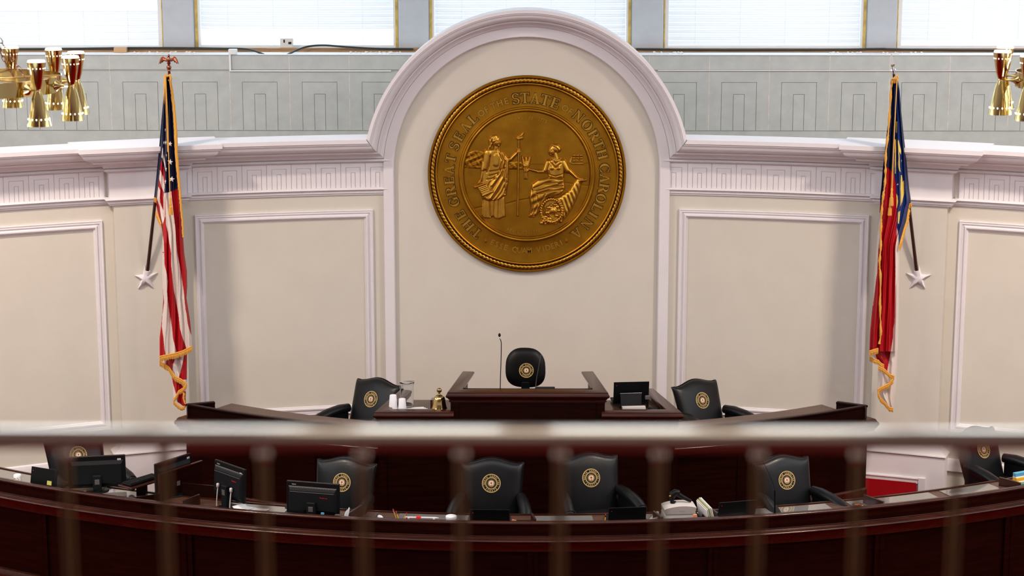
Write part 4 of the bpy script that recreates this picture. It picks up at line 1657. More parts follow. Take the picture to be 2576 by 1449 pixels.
fringe(None, [(2210, 922), (2225, 929), (2236, 940), (2242, 944), (2249, 946)], 10, lambda x, y: 22.79)
fringe(None, [(2246, 954), (2236, 965), (2218, 974), (2208, 980)], 11, lambda x, y: 22.785)
fringe(None, [(2208, 988), (2216, 1003), (2228, 1014), (2238, 1026), (2246, 1027)], 10, lambda x, y: 22.785)
fringe(None, [(2286, 514), (2293, 512)], 11, lambda x, y: poleY_r(512) - .02)
fringe(None, [(2286, 526), (2281, 556), (2274, 578), (2265, 611), (2261, 625)], 7, lambda x, y: dR(.95, y) - .01, (.5, .7))
m = MB()
rope_px(m, [(2257, 196), (2254, 250), (2251, 310), (2248, 370), (2246, 430), (2244, 474)], .0065, lambda x, y: 22.62)
rope_px(m, [(2256, 196), (2253, 260), (2249, 340), (2245, 420), (2241, 500), (2240, 515)], .0045, lambda x, y: 22.64)
objs.append(m.build('gold_cord', M_FRINGE, None, smooth=60))
objs.append(tassel(2243.5, 475, 1.03, 22.61).build('tassel', M_FRINGE, None, smooth=40))
objs.append(tassel(2239.5, 503, .95, 22.635).build('tassel', M_FRINGE, None, smooth=40))
m = MB(); m.tube([tuple(pb), tuple(pt + (pt - pb) * .012)], [.0215, .0150], 14)
objs.append(m.build('flag_pole', M_POLE, None, smooth=60))
m = MB()
pdr = (pt - pb) / np.linalg.norm(pt - pb)
T = Matrix.Translation(tuple(pt + pdr * .01)) @ Vector(tuple(pdr)).to_track_quat('Z', 'Y').to_matrix().to_4x4()
m.lathe([(.015, -.06), (.015, .045), (.030, .055), (.033, .063), (.030, .070), (.016, .076), (.014, .10), (.020, .108)], 14, 0, T)
m.lathe([(.020, .106), (.034, .135), (.028, .16), (.004, .268), (0, .27)], 4, 0, T)
objs.append(m.build('spear_finial', M_SILVER, None, smooth=20))
m = MB()
wall_star(m, [(2310.5, 667), (2341.5, 690.5), (2327, 725.6), (2288.7, 723.6), (2279.6, 687)], 2309, 699, 1)
m.tube([tuple(pb - pdr * .03 + np.array((0, .05, -.03))), tuple(pb - pdr * .02), tuple(pb + pdr * .10)], [.036, .036, .032], 16)
objs.append(m.build('star_bracket', M_TRIM, None, smooth=40))
make_parent(nc, objs)


# =================================================================== SENATE CHAIRS
def emblem(mb, R_, y0, cz=0.0, cx=0.0):
    """round emblem facing -Y; slots 0 gold 1 black 2 white 3 red"""
    def ring(ra, rb, yy, mi, n=40):
        T = Matrix.Translation((cx, 0, cz)) @ Matrix.Rotation(pi / 2, 4, 'X')
        mb.lathe([(rb, -yy + .001), (rb, -yy + .0012), (ra, -yy + .0012), (ra, -yy + .001)] if False else [(max(rb, 1e-4), -yy), (ra, -yy), (ra, -yy - .002)], n, mi, T)
    ring(R_, R_ * .91, y0 - .0012, 0)
    ring(R_ * .91, R_ * .66, y0 - .0008, 1)
    ring(R_ * .66, R_ * .60, y0 - .0012, 0)
    ring(R_ * .60, R_ * .575, y0 - .0008, 1)
    ring(R_ * .575, R_ * .54, y0 - .0012, 0)
    ring(R_ * .54, 0, y0 - .0008, 1)
    pts = []
    for k in range(32):
        q = R_ * (.47 if k % 2 == 0 else .27)
        a = pi * k / 16
        pts.append((cx + q * sin(a), cz + q * cos(a)))
    mb.prism(pts, y0 - .0024, y0 - .0010, 0)
    for (ex, ez, er) in ((-.09, .09, .12), (.09, .09, .12), (-.07, -.05, .12), (.07, -.05, .12), (0, -.12, .09), (0, .03, .14)):
        mb.prism([(cx + R_ * (ex + er * cos(pi * k / 5)), cz + R_ * (ez + er * sin(pi * k / 5))) for k in range(10)], y0 - .0030, y0 - .0022, 2)
    for k in range(4):
        a = pi / 4 + k * pi / 2
        mb.prism([(cx + R_ * (.07 * cos(a) + .055 * cos(pi * j / 4)), cz + R_ * (.03 + .07 * sin(a) + .055 * sin(pi * j / 4))) for j in range(8)], y0 - .0036, y0 - .0030, 3)
    mb.prism([(cx + R_ * .05 * cos(pi * j / 4), cz + R_ * (-.22 + .06 * sin(pi * j / 4))) for j in range(8)], y0 - .0036, y0 - .0022, 3)
    for i, ch in enumerate('NORTH CAROLINA'):
        a = rad(-98 + i * 196 / 13)
        put_sans(mb, ch, cx + R_ * .785 * sin(a), cz + R_ * .785 * cos(a), R_ * .17, a, y0 - .0016, y0 - .0008, 0, weight=.03)
    for i, ch in enumerate('SENATE'):
        a = rad(-42 + i * 84 / 5)
        put_sans(mb, ch, cx + R_ * .785 * sin(a), cz - R_ * .785 * cos(a), R_ * .17, -a, y0 - .0016, y0 - .0008, 0, weight=.03)
    for sg in (-1, 1):
        a = rad(sg * 117)
        mb.prism([(cx + R_ * (.785 * sin(a) + .035 * cos(pi * j / 3)), cz + R_ * (.785 * cos(a) + .035 * sin(pi * j / 3))) for j in range(6)], y0 - .0016, y0 - .0008, 0)


EM = [M_GOLD, M_BLACK, M_WHITE, M_LED]


def rot_x(a, piv):
    return Matrix.Translation(piv) @ Matrix.Rotation(a, 4, 'X') @ Matrix.Translation([-c for c in piv])


def chair_base(t, h=.42):
    m = MB(); m.lathe([(.03, .10), (.03, h - .08), (.05, h - .06), (.05, h - .02)], 14); m.build('gas_column', M_BLACK, t, smooth=40)
    for k in range(5):
        a = 2 * pi * k / 5 + .3
        q = MB(); q.tube([(.02 * cos(a), .02 * sin(a), .13), (.28 * cos(a), .28 * sin(a), .075)], [.026, .016], 8)
        leg = q.build('base_leg', M_WOODH, t, smooth=50)
        q = MB(); q.tube([(.28 * cos(a) - .012 * sin(a), .28 * sin(a) + .012 * cos(a), .03), (.28 * cos(a) + .012 * sin(a), .28 * sin(a) - .012 * cos(a), .03)], .03, 12)
        q.build('caster', M_BLACK, leg, smooth=40)


def make_senate_chair(label):
    t = thing('senate_chair', label, 'chair', group='black leather senate chairs')
    chair_base(t)
    m = MB()
    m.box(-.30, .30, -.34, .24, .38, .52, bev=.035)
    m.build('seat', M_LEATHER, t, smooth=50)
    # camel-back
    lean = rot_x(rad(-11), (0, .22, .45))
    nu, nv = 28, 22
    def pt(u, v, front):
        w_ = .292 + .034 * v + .006 * v ** 6
        hump = .058 * (.5 + .5 * cos(pi * min(1, abs(u) / .86))) + (.004 if abs(u) > .86 else 0)
        top = 1.055 + hump
        z = .36 + (top - .36) * v
        e = (max(0, 1 - abs(u) ** 7)) ** .5 * (max(0, 1 - abs(2 * v - 1) ** 10)) ** .5
        puff = .020 * (1 - u * u) * sin(pi * v)
        y = .235 + (-(.062 + puff) * e if front else .055 * e)
        return lean @ Vector((w_ * u, y, z))
    m = MB()
    vs = []
    us = [sin(pi / 2 * (2 * i / nu - 1)) for i in range(nu + 1)]
    vv = [.5 + .5 * sin(pi / 2 * (2 * j / nv - 1)) for j in range(nv + 1)]
    for fr_ in (True, False):
        for v in vv:
            vs += [pt(u, v, fr_) for u in us]
    W = nu + 1
    O = W * (nv + 1)
    fs = []
    for j in range(nv):
        for i in range(nu):
            a = j * W + i
            fs.append([a, a + 1, a + 1 + W, a + W]); fs.append([O + a + W, O + a + W + 1, O + a + 1, O + a])
    for i in range(nu):
        fs.append([i, O + i, O + i + 1, i + 1]); a = nv * W + i; fs.append([a, a + 1, O + a + 1, O + a])
    for j in range(nv):
        a = j * W; fs.append([a, a + W, O + a + W, O + a]); a += nu; fs.append([a, O + a, O + a + W, a + W])
    m.add(vs, fs)
    bk = m.build('backrest', M_LEATHER, t, smooth=70)
    # piping along the edge
    m = MB()
    P = [pt(us[1], v, True) + Vector((-.004, .02, 0)) for v in vv[2:]] + [pt(u, .995, True) + Vector((0, .03, .002)) for u in us[1:-1]] + [pt(us[-2], v, True) + Vector((.004, .02, 0)) for v in vv[:1:-1]]
    m.tube(P, .007, 6)
    m.build('piping', M_LEATHER2, bk, smooth=60)
    m = MB()
    emblem(m, .098, 0, 0)
    T = lean @ Matrix.Translation((0, .235 - .0845, .845))
    m.v = [tuple(T @ Vector(p)) for p in m.v]
    m.build('emblem', EM, t)
    # rolled arms with scroll fronts
    for s_ in (-1, 1):
        m = MB()
        path = [(s_ * .315, .26, .70), (s_ * .335, .12, .705), (s_ * .365, -.06, .685), (s_ * .385, -.20, .655), (s_ * .39, -.28, .635)]
        m.tube(path, [.052, .060, .064, .064, .058], 16)
        m.sphere((s_ * .39, -.275, .635), (.058, .03, .058), 14)
        m.add([(s_ * (.30 + dx), y, z) for dx in (0, .055) for (y, z) in ((.24, .40), (-.27, .40), (-.27, .62), (.24, .70))], [[0, 1, 2, 3], [7, 6, 5, 4], [0, 4, 5, 1], [1, 5, 6, 2], [2, 6, 7, 3], [3, 7, 4, 0]])
        ar = m.build('armrest', M_LEATHER, t, smooth=50)
        m = MB()
        T = Matrix.Translation((s_ * .39, -.300, .635)) @ Matrix.Rotation(pi / 2, 4, 'X')
        m.lathe([(.0, .006), (.020, .004), (.030, -.002), (.036, .006), (.046, .002), (.050, -.008)], 20, 0, T)
        m.build('scroll_button', M_LEATHER2, ar, smooth=60)
    return t


senate = make_senate_chair('')
_used = [False]


def place_senate(ex, hump, zf, rz, label, extra=0):
    """ex, hump: px of the top of the back; zf floor height"""
    e = rad(extra)
    ty, tz = .22 + .14 * cos(e) + .65 * sin(e), .45 - .14 * sin(e) + .65 * cos(e)
    P = atZ(ex, hump, zf + tz)
    top = Matrix.Rotation(rad(rz), 4, 'Z') @ Vector((0, ty, tz))
    o = senate if not _used[0] else copy_tree(senate)
    _used[0] = True
    o.location = (P[0] - top.x, P[1] - top.y, zf)
    o.rotation_euler = (0, 0, rad(rz))
    o['label'] = label
    if extra:
        for ch in o.children:
            if ch.name.startswith(('backrest', 'emblem')):
                ch.matrix_local = rot_x(-e, (0, .22, .45))
    return o


ZCH = ZPL + .0
for c_ in [
    (873, 1149, -17, 'black leather senate chair partly behind the low monitor left of the pencils'),
    (1237, 1151, -2, 'black leather senate chair in the front row right behind the white foam cup'),
    (1477, 1138, 15, 'black leather senate chair in the front row turned right, left of the white scanner'),
    (1963, 1144, 22, 'black leather senate chair behind the thin microphone at the right of the front desk'),
    (2447, 1073, 37, 'black leather senate chair at the far right before the white pedestal'),
        (181, 1086, 33, 'black leather senate chair at the far left behind the large black monitor')]:
    place_senate(c_[0], c_[1], ZCH + .05, c_[2], c_[3], 0 if abs(c_[2]) < 10 else (5 if abs(c_[2]) < 30 else 9))
for ex, hp, rz, lb in [(955, 951, -34, 'black leather senate chair on the rear platform left of the water pitcher'),
                       (1745, 954, 34, 'black leather senate chair on the rear platform right of the laptop on its stand')]:
    place_senate(ex, hp, .80, rz, lb, 10)

# president's chair, rounded back
P = atY(1322, 878, 22.75)
t = thing('president_chair', 'small round-cornered black leather chair behind the raised central desk', 'chair', (P[0], 22.55, P[2] - 1.12))
m = MB(); m.box(-1.0, 1.0, 21.6, 23.9, .79, P[2] - 1.12)
struct(m.build('floor_president_platform', M_CARPET))
chair_base(t)
m = MB(); m.box(-.26, .26, -.3, .22, .38, .50, bev=.04); m.build('seat', M_LEATHER2, t, smooth=50)
m = MB()
n, L = 40, 8
lean = rot_x(rad(-9), (0, .2, .5))
def blob(a, k, front):
    c_, s_ = cos(a), sin(a)
    e = 2 / 2.9
    x = math.copysign(abs(c_) ** e, c_) * (.232 + .004)
    z = math.copysign(abs(s_) ** e, s_) * .235
    x *= (1 - .16 * (z / .235) ** 2) if z > 0 else (1 - .03 * z / .235)
    x += .012 * (-z / .235) * 0
    q = k / L
    y = (-.055 if front else .05) * math.sqrt(max(0, 1 - q ** 3.2))
    return lean @ Vector((x * q, .22 + y, .885 + z * q - .006 * x / .23))
for fr_ in (True, False):
    vs = [blob(2 * pi * i / n, k, fr_) for k in range(L + 1) for i in range(n)]
    m.add(vs, [[k * n + i, k * n + (i + 1) % n, (k + 1) * n + (i + 1) % n, (k + 1) * n + i] for k in range(L) for i in range(n)])
m.build('backrest', M_LEATHER2, t, smooth=70)
m = MB(); m.box(-.05, .05, .20, .24, .44, .72, bev=.01); m.build('back_support', M_BLACK, t)
m = MB(); emblem(m, .086, 0, 0)
T = lean @ Matrix.Translation((.01, .22 - .0562, .855))
m.v = [tuple(T @ Vector(p)) for p in m.v]
m.build('emblem', EM, t)


# =================================================================== DESKS
YD, RD = 30.55, 11.64          # curved front desk
ZT = 1.43


def d_arc(a0, a1, n, R=RD, yc=YD):
    return arc_pts(a0, a1, n, R, yc, -1)


def d_ang(px, py=1300):
    q = atC2(px, py)
    return q


def desk_x(px, py=1310):       # angle on the front desk of a px column near its top
    lo, hi = -.7, .7
    for _ in range(40):
        mid = (lo + hi) / 2
        v = np.array((RD * sin(mid), YD - RD * cos(mid), ZT)) - CAMP
        if 1288 + F * (v @ RT) / (v @ FWD) < px:
            lo = mid
        else:
            hi = mid
    return (lo + hi) / 2


front = thing('front_desk', 'long curved dark mahogany clerk desk across the foreground', 'desk', (0, 18.9, 0))
m = MB()
b, nn = d_arc(-.66, .66, 110)
OB = []
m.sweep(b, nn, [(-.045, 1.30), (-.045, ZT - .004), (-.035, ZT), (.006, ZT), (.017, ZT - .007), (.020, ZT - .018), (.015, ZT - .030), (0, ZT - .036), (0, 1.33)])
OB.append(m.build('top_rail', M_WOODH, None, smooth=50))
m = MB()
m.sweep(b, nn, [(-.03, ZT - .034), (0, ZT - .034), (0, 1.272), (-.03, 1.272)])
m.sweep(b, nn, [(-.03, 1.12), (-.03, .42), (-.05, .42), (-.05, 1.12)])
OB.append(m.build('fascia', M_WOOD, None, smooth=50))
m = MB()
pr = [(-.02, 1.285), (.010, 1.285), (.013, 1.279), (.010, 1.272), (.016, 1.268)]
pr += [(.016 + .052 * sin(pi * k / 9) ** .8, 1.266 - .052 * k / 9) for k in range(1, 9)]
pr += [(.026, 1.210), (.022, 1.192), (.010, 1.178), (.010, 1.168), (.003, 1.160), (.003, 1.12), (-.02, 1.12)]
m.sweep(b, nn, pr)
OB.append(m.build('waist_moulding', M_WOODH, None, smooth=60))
m = MB()
m.sweep(b, nn, [(-.05, 0), (.03, 0), (.03, .36), (.022, .385), (.008, .39), (0, .41), (-.05, .41)])
OB.append(m.build('plinth', M_WOODH, None, smooth=40))
for px0, px1 in ((-380, -350), (94, 107), (457, 475), (893, 909), (1332, 1350), (1788, 1804), (2209, 2224), (2538, 2556)):
    for (u0, u1) in ((px0, (px0 + px1) / 2 - 1.2), ((px0 + px1) / 2 + 1.2, px1)):
        q = MB(); bb, n2 = d_arc(desk_x(u0 - 4), desk_x(u1 + 4), 3)
        q.sweep(bb, n2, [(-.03, .40), (0, .40), (0, 1.13), (-.03, 1.13)])
        OB.append(q.build('stile', M_WOOD, None))
m = MB()
m.sweep(b, nn, [(-.04, 1.310), (-.04, 1.334), (-.50, 1.334), (-.50, 1.310)])
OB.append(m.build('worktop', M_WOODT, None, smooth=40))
m = MB()
m.sweep(b, nn, [(-.50, 1.29), (-.50, 1.346), (-.525, 1.346), (-.525, 1.29)])
OB.append(m.build('back_edging', M_WOODH, None, smooth=40))
for g0, g1 in ((-300, 90), (215, 345), (515, 690), (700, 800), (985, 1170), (1340, 1500), (1640, 1900), (1915, 2125), (2180, 2400), (2430, 2560)):
    q = MB(); bb, n2 = d_arc(desk_x(g0), desk_x(g1), 8)
    q.sweep(bb, n2, [(-.09, 1.3345), (-.09, 1.340), (-.47, 1.340), (-.47, 1.3345)])
    OB.append(q.build('glass_sheet', M_GLASS, None))
make_parent(front, OB)

# wings of the rear rostrum
YR_, RR_ = 27.9, 7.0


def rear_ang(x):
    return math.asin(x / RR_)


def wing(side, label):
    xin, xout = side * 1.60, side * 3.905
    a0, a1 = rear_ang(xin), rear_ang(xout)
    t = thing('rostrum_wing', label, 'desk', (side * 2.8, 21.6, .65), 0)
    ob = []
    b, nn = arc_pts(a0, a1, 30, RR_, YR_, -1)
    m = MB()
    m.sweep(b, nn, [(-.05, 1.55), (-.05, 1.795), (-.04, 1.80), (.006, 1.80), (.014, 1.792), (.012, 1.778), (0, 1.770), (0, 1.55)])
    ob.append(m.build('parapet', M_WOOD, None, smooth=40))
    b, nn = arc_pts(a0, a1 + side * .09 / RR_, 30, RR_, YR_, -1)
    m = MB()
    m.sweep(b, nn, [(-.35, 1.635), (.04, 1.635), (.065, 1.628), (.075, 1.615), (.105, 1.605), (.115, 1.59), (.105, 1.565), (.085, 1.555), (.075, 1.53), (.045, 1.52), (.040, 1.495), (.02, 1.485), (-.35, 1.485)])
    ob.append(m.build('ledge_moulding', M_WOODH, None, smooth=40))
    b, nn = arc_pts(a0, a1 + side * .02 / RR_, 30, RR_, YR_, -1)
    m = MB()
    m.sweep(b, nn, [(-.40, ZPL), (0, ZPL), (0, 1.46), (-.40, 1.46)])
    ob.append(m.build('front_panel', M_WOOD, None, smooth=30))
    m = MB()
    m.sweep(b, nn, [(-.2, ZPL), (.025, ZPL), (.025, .80), (.012, .815), (0, .82), (-.2, .82)])
    ob.append(m.build('plinth', M_WOODH, None, smooth=30))
    b, nn = arc_pts(a0, a1 - side * .02, 30, RR_, YR_, -1)
    m = MB()
    m.sweep(b, nn, [(-.04, 1.66), (-.04, 1.69), (-.62, 1.69), (-.62, 1.66)])
    ob.append(m.build('worktop', M_WOODT, None, smooth=30))
    # end return running back to the wall
    e = np.array((RR_ * sin(a1), YR_ - RR_ * cos(a1)))
    bk_ = np.array(atZ(538 if side < 0 else 2108, 1009, 1.80))[:2]
    dr_ = (bk_ - e) / np.linalg.norm(bk_ - e)
    nr_ = np.array((-dr_[1], dr_[0])) * (-side) * -1
    m = MB()
    bb = [tuple(e), tuple(bk_)]
    n2 = [tuple(nr_)] * 2
    m.sweep(bb, n2, [(0, 1.3), (0, 1.775), (-.012, 1.78), (-.012, 1.795), (0, 1.802), (.05, 1.802), (.062, 1.795), (.062, 1.78), (.05, 1.775), (.05, 1.3)])
    ob.append(m.build('end_return', M_WOOD, None))
    for f_ in (.33, .66):
        aa = a0 + (a1 - a0) * f_
        b, nn = arc_pts(aa - .008, aa + .008, 2, RR_, YR_, -1)
        m = MB(); m.sweep(b, nn, [(-.01, .82), (.012, .82), (.012, 1.46), (-.01, 1.46)])
        ob.append(m.build('stile', M_WOOD, None))
    make_parent(t, ob)


wing(-1, 'left curved mahogany wing of the rear rostrum below the striped flag')
wing(1, 'right curved mahogany wing of the rear rostrum beside the red carpeted step')


def rail_profile(k=1.0, w_=.12):
    # moulded cap, u outward from the outer face of the body, z below the top
    p = [(-.030, -.125), (-.030, -.098), (-.050, -.086), (-.066, -.072), (-.072, -.058), (-.090, -.050), (-.094, -.034), (-.104, -.024), (-.108, -.010), (-.100, 0), (.020, 0), (.030, -.006), (.034, -.022), (.040, -.030), (.046, -.046), (.040, -.060), (.028, -.068), (.018, -.086), (.008, -.094), (.016, -.100), (.016, -.112), (.004, -.118), (.004, -.125)]
    return p


def u_desk(name, label, zt, outline, body_z0, depth, loc):
    """outline: list of (x,y) following the outer face from back-left, front-left, front-right, back-right"""
    t = thing(name, label, 'desk', loc)
    ob = []
    P = [np.array(p) for p in outline]
    dirs = [(b_ - a_) / np.linalg.norm(b_ - a_) for a_, b_ in zip(P, P[1:])]
    nor = [np.array((d_[1], -d_[0])) for d_ in dirs]
    base, nr = [], []
    for i, p in enumerate(P):
        if i == 0:
            n_ = nor[0]
        elif i == len(P) - 1:
            n_ = nor[-1]
        else:
            n_ = nor[i - 1] + nor[i]
            n_ = n_ / (n_ @ nor[i])
        base.append(tuple(p)); nr.append(tuple(n_))
    m = MB()
    m.sweep(base, nr, [(u, zt + z) for u, z in rail_profile()])
    ob.append(m.build('top_rail', M_WOODH, None, smooth=40))
    m = MB()
    m.sweep(base, nr, [(-.03, body_z0), (0, body_z0), (0, zt - .12), (-.03, zt - .12)])
    ob.append(m.build('body_panel', M_WOOD, None))
    # frames on the front panel
    for i in range(len(P) - 1):
        if np.linalg.norm(P[i + 1] - P[i]) < .6 or abs(dirs[i][1]) > .6:
            continue
        L_ = np.linalg.norm(P[i + 1] - P[i])
        for s0, s1 in ((0, .085), (L_ - .085, L_)):
            q = MB(); q.sweep([tuple(P[i] + dirs[i] * s0), tuple(P[i] + dirs[i] * s1)], [tuple(nor[i])] * 2, [(-.01, body_z0), (.012, body_z0), (.012, zt - .125), (-.01, zt - .125)])
            ob.append(q.build('stile', M_WOOD, None))
    m = MB()
    yf = max(p[1] for p in P[1:3]) if len(P) == 4 else P[1][1]
    def xat(i, j, y):
        t_ = (y - P[i][1]) / (P[j][1] - P[i][1])
        return P[i][0] + (P[j][0] - P[i][0]) * t_
    if len(P) == 4:
        xl0, xr0 = P[1][0], P[2][0]; xl1, xr1 = xat(1, 0, yf + depth), xat(2, 3, yf + depth)
    elif P[0][1] > P[2][1]:
        yf = P[1][1]; xl0, xr0 = P[1][0], P[2][0]; xl1, xr1 = xat(1, 0, yf + depth), P[2][0] + .08
    else:
        yf = P[1][1]; xl0, xr0 = P[0][0], P[1][0]; xl1, xr1 = P[0][0] - .08, xat(1, 2, yf + depth)
    zz = zt - .075
    inner = [(xl0 + .02, yf + .02), (xr0 - .02, yf + .02), (xr1 - .02, yf + depth), (xl1 + .02, yf + depth)]
    n_ = 4
    m.add([(p[0], p[1], zz) for p in inner] + [(p[0], p[1], zz - .03) for p in inner], [list(range(n_)), list(range(2 * n_ - 1, n_ - 1, -1))] + [[i, (i + 1) % n_, (i + 1) % n_ + n_, i + n_] for i in range(n_)])
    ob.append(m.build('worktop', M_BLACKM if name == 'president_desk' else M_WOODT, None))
    make_parent(t, ob)
    return t


c = lambda px, py, z: tuple(atZ(px, py, z)[:2])
ZP, ZS_ = 2.21, 1.99
fl_, fr_ = c(1126, 987, ZP), c(1529, 987, ZP)
bl_, br_ = c(1170, 934, ZP), c(1486, 934, ZP)
ymid = (fl_[1] + fr_[1]) / 2 + .03
fl_ = (fl_[0] + .03, ymid); fr_ = (fr_[0] - .03, ymid)
u_desk('president_desk', 'raised central mahogany desk with sloping moulded side rails below the seal', ZP, [bl_, fl_, fr_, br_], ZPL, .44, (0, 21.1, .65))
sl = c(944, 1036, ZS_); sb = c(1012, 977, ZS_)
yS = sl[1] + .03
u_desk('side_desk', 'lower mahogany side desk holding cups, pitcher and bell, left of the central desk', ZS_, [(sb[0] + .02, sb[1]), (sl[0] + .03, yS), (fl_[0] + .035, yS)], ZPL, .78, (-1.25, 21.2, .65))
sr = c(1714, 1036, ZS_); sb2 = c(1642, 977, ZS_)
u_desk('side_desk', 'lower mahogany side desk with a laptop on a stand, right of the central desk', ZS_, [(fr_[0] - .035, yS), (sr[0] - .03, yS), (sb2[0] - .02, sb2[1])], ZPL, .78, (1.25, 21.2, .65))
# solid back pieces inside the central desk (knee wall between side rails and floor)


# =================================================================== THINGS ON THE DESKS
ZW = 1.3405          # top of the front worktop


def on_desk(px, u, z=ZW):
    a = desk_x(px)
    # angle where the px column meets radius RD-u
    lo, hi = -.7, .7
    for _ in range(40):
        mid = (lo + hi) / 2
        v = np.array(((RD - u) * sin(mid), YD - (RD - u) * cos(mid), z)) - CAMP
        if 1288 + F * (v @ RT) / (v @ FWD) < px:
            lo = mid
        else:
            hi = mid
    a = (lo + hi) / 2
    return ((RD - u) * sin(a), YD - (RD - u) * cos(a), z), a


def monitor(label, px, u, rz, w_, h_, zb, stickers, style=0, neck=True, tilt=0):
    loc, a = on_desk(px, u)
    t = thing('monitor', label, 'monitor', loc, rad(rz), 'black monitors seen from behind')
    TT = Matrix.Translation((0, 0, zb)) @ Matrix.Rotation(rad(tilt), 4, 'X')
    m = MB(); m.box(-w_ / 2, w_ / 2, -.014, .016, 0, h_, 0, TT, bev=.005)
    body = m.build('screen_housing', M_BLACK, t)
    m = MB()
    m.hexa([TT @ Vector(p) for p in ((-w_ * .42, -.038, .05), (w_ * .42, -.038, .05), (w_ * .42, -.038, h_ - .09), (-w_ * .42, -.038, h_ - .09))],
           [TT @ Vector(p) for p in ((-w_ * .46, -.013, .02), (w_ * .46, -.013, .02), (w_ * .46, -.013, h_ - .05), (-w_ * .46, -.013, h_ - .05))])
    m.build('rear_bulge', M_BLACKM, t)
    if style:
        m = MB()
        m.hexa([TT @ Vector(p) for p in ((-w_ * .41, -.0395, h_ - .105), (w_ * .40, -.0395, h_ - .105), (w_ * .45, -.0145, h_ - .050), (-w_ * .46, -.0145, h_ - .050))],
               [TT @ Vector(p) for p in ((-w_ * .41, -.036, h_ - .105), (w_ * .40, -.036, h_ - .105), (w_ * .45, -.012, h_ - .054), (-w_ * .46, -.012, h_ - .054))])
        for k in range(26):
            x = -w_ * .42 + w_ * .83 * k / 25
            m.add([TT @ Vector(p) for p in ((x, -.041, h_ - .104), (x + .004, -.041, h_ - .104), (x + .004, -.0165, h_ - .052), (x, -.0165, h_ - .052))], [[0, 1, 2, 3]])
        m.build('vent_grille', M_GREYP, t)
        m = MB(); text_line(m, 'lenovo', -w_ * .36, h_ - .030, .013, -.0152, -.014, 0, TT, .62); m.build('maker_lettering', M_PALE, t)
        m = MB(); text_line(m, 'ThinkVision', w_ * .22, h_ - .150, .012, -.0392, -.038, 0, TT, .60); m.build('red_lettering', M_LED, t)
    for (sx, sz_) in stickers:
        m = MB(); m.box(sx - .018, sx + .018, -.0155, -.014, sz_ - .009, sz_ + .009, 0, TT, bev=.0006)
        for k in range(5):
            m.box(sx - .012 + k * .005, sx - .009 + k * .005, -.0162, -.015, sz_ - .004, sz_ + .004, 1, TT)
        m.build('asset_sticker', [M_FOAM, M_BLACK], t)
    if neck:
        m = MB(); m.box(-.045, .045, -.075, -.03, 0.012, zb + h_ * .42, bev=.006); m.build('stand_neck', M_BLACKM, t)
        m = MB(); m.box(-.025, .025, -.078, -.074, zb + h_ * .14, zb + h_ * .30, bev=.002); m.build('neck_cover', M_GREYP, t)
        m = MB(); m.lathe([(0, 0), (.12, 0), (.115, .012), (0, .016)], 24, 0, Matrix.Translation((0, -.02, 0))); m.build('stand_foot', M_BLACK, t, smooth=40)
    return t


mo = monitor('large black monitor at far left hiding a senate chair', 246, .36, 10, .60, .345, .035, [(.235, .30)])
q = MB(); q.tube([(.10, -.05, .06), (.06, -.07, .03), (-.0, -.09, .012)], .004, 6); q.build('cable', M_BLACK, mo)
m2 = monitor('black monitor turned sideways inside the wooden hood at left', 437, .56, 55, .52, .33, .055, [(.215, .29)], neck=True)
m3 = monitor('tilted black monitor with two cream plugs, left of the loose white papers', 578, .30, -46, .53, .36, .10, [(.20, .305)], 1, tilt=-4)
for sx in (-.13, .10):
    m = MB(); m.box(sx - .012, sx + .012, -.062, -.036, .20, .245, bev=.004)
    m.tube([(sx, -.05, .20), (sx - .004, -.055, .15), (sx - .012, -.06, .06), (sx - .016, -.06, .0)], .006, 8)
    m.build('plug_cable', M_PALE, m3, smooth=50)
m4 = monitor('wide low black monitor before the chair, right of the loose white papers', 788, .24, -14, .565, .335, .02, [], 1, tilt=-3)
m = MB(); m.box(.10, .135, -.055, -.036, .04, .06, bev=.003); m.tube([(.118, -.045, .04), (.13, -.05, .015), (.15, -.05, .0)], .004, 6); m.build('blue_plug', M_BLUE, m4)


def laptop(label, px, u, rz, w_, h_, note=None, z=ZW, lean=-12, led=True, loc=None):
    if loc is None:
        loc, a = on_desk(px, u, z)
    t = thing('laptop', label, 'laptop', loc, rad(rz), 'black laptops with the lids open')
    T = Matrix.Translation((0, 0, .016)) @ Matrix.Rotation(rad(lean), 4, 'X')
    m = MB(); m.box(-w_ / 2, w_ / 2, 0, .009, 0, h_, 0, T, bev=.003); lid = m.build('lid', M_BLACK, t)
    m = MB(); m.box(-w_ / 2, w_ / 2, .005, .24, 0, .018, bev=.003); m.build('keyboard_base', M_BLACKM, t)
    m = MB(); m.box(-w_ * .3, w_ * .3, -.006, .010, .006, .022, bev=.003); m.build('hinge', M_BLACKM, t)
    if led:
        m = MB(); m.box(-w_ * .42 - .004, -w_ * .42 + .004, -.0008, .0002, h_ - .045, h_ - .036, 0, T); m.build('red_dot', M_LED, lid)
    if note:
        m = MB(); m.box(note - .03, note + .03, -.0012, -.0002, .03, .075, 0, T); m.build('yellow_note', M_LIME, lid)
    return t


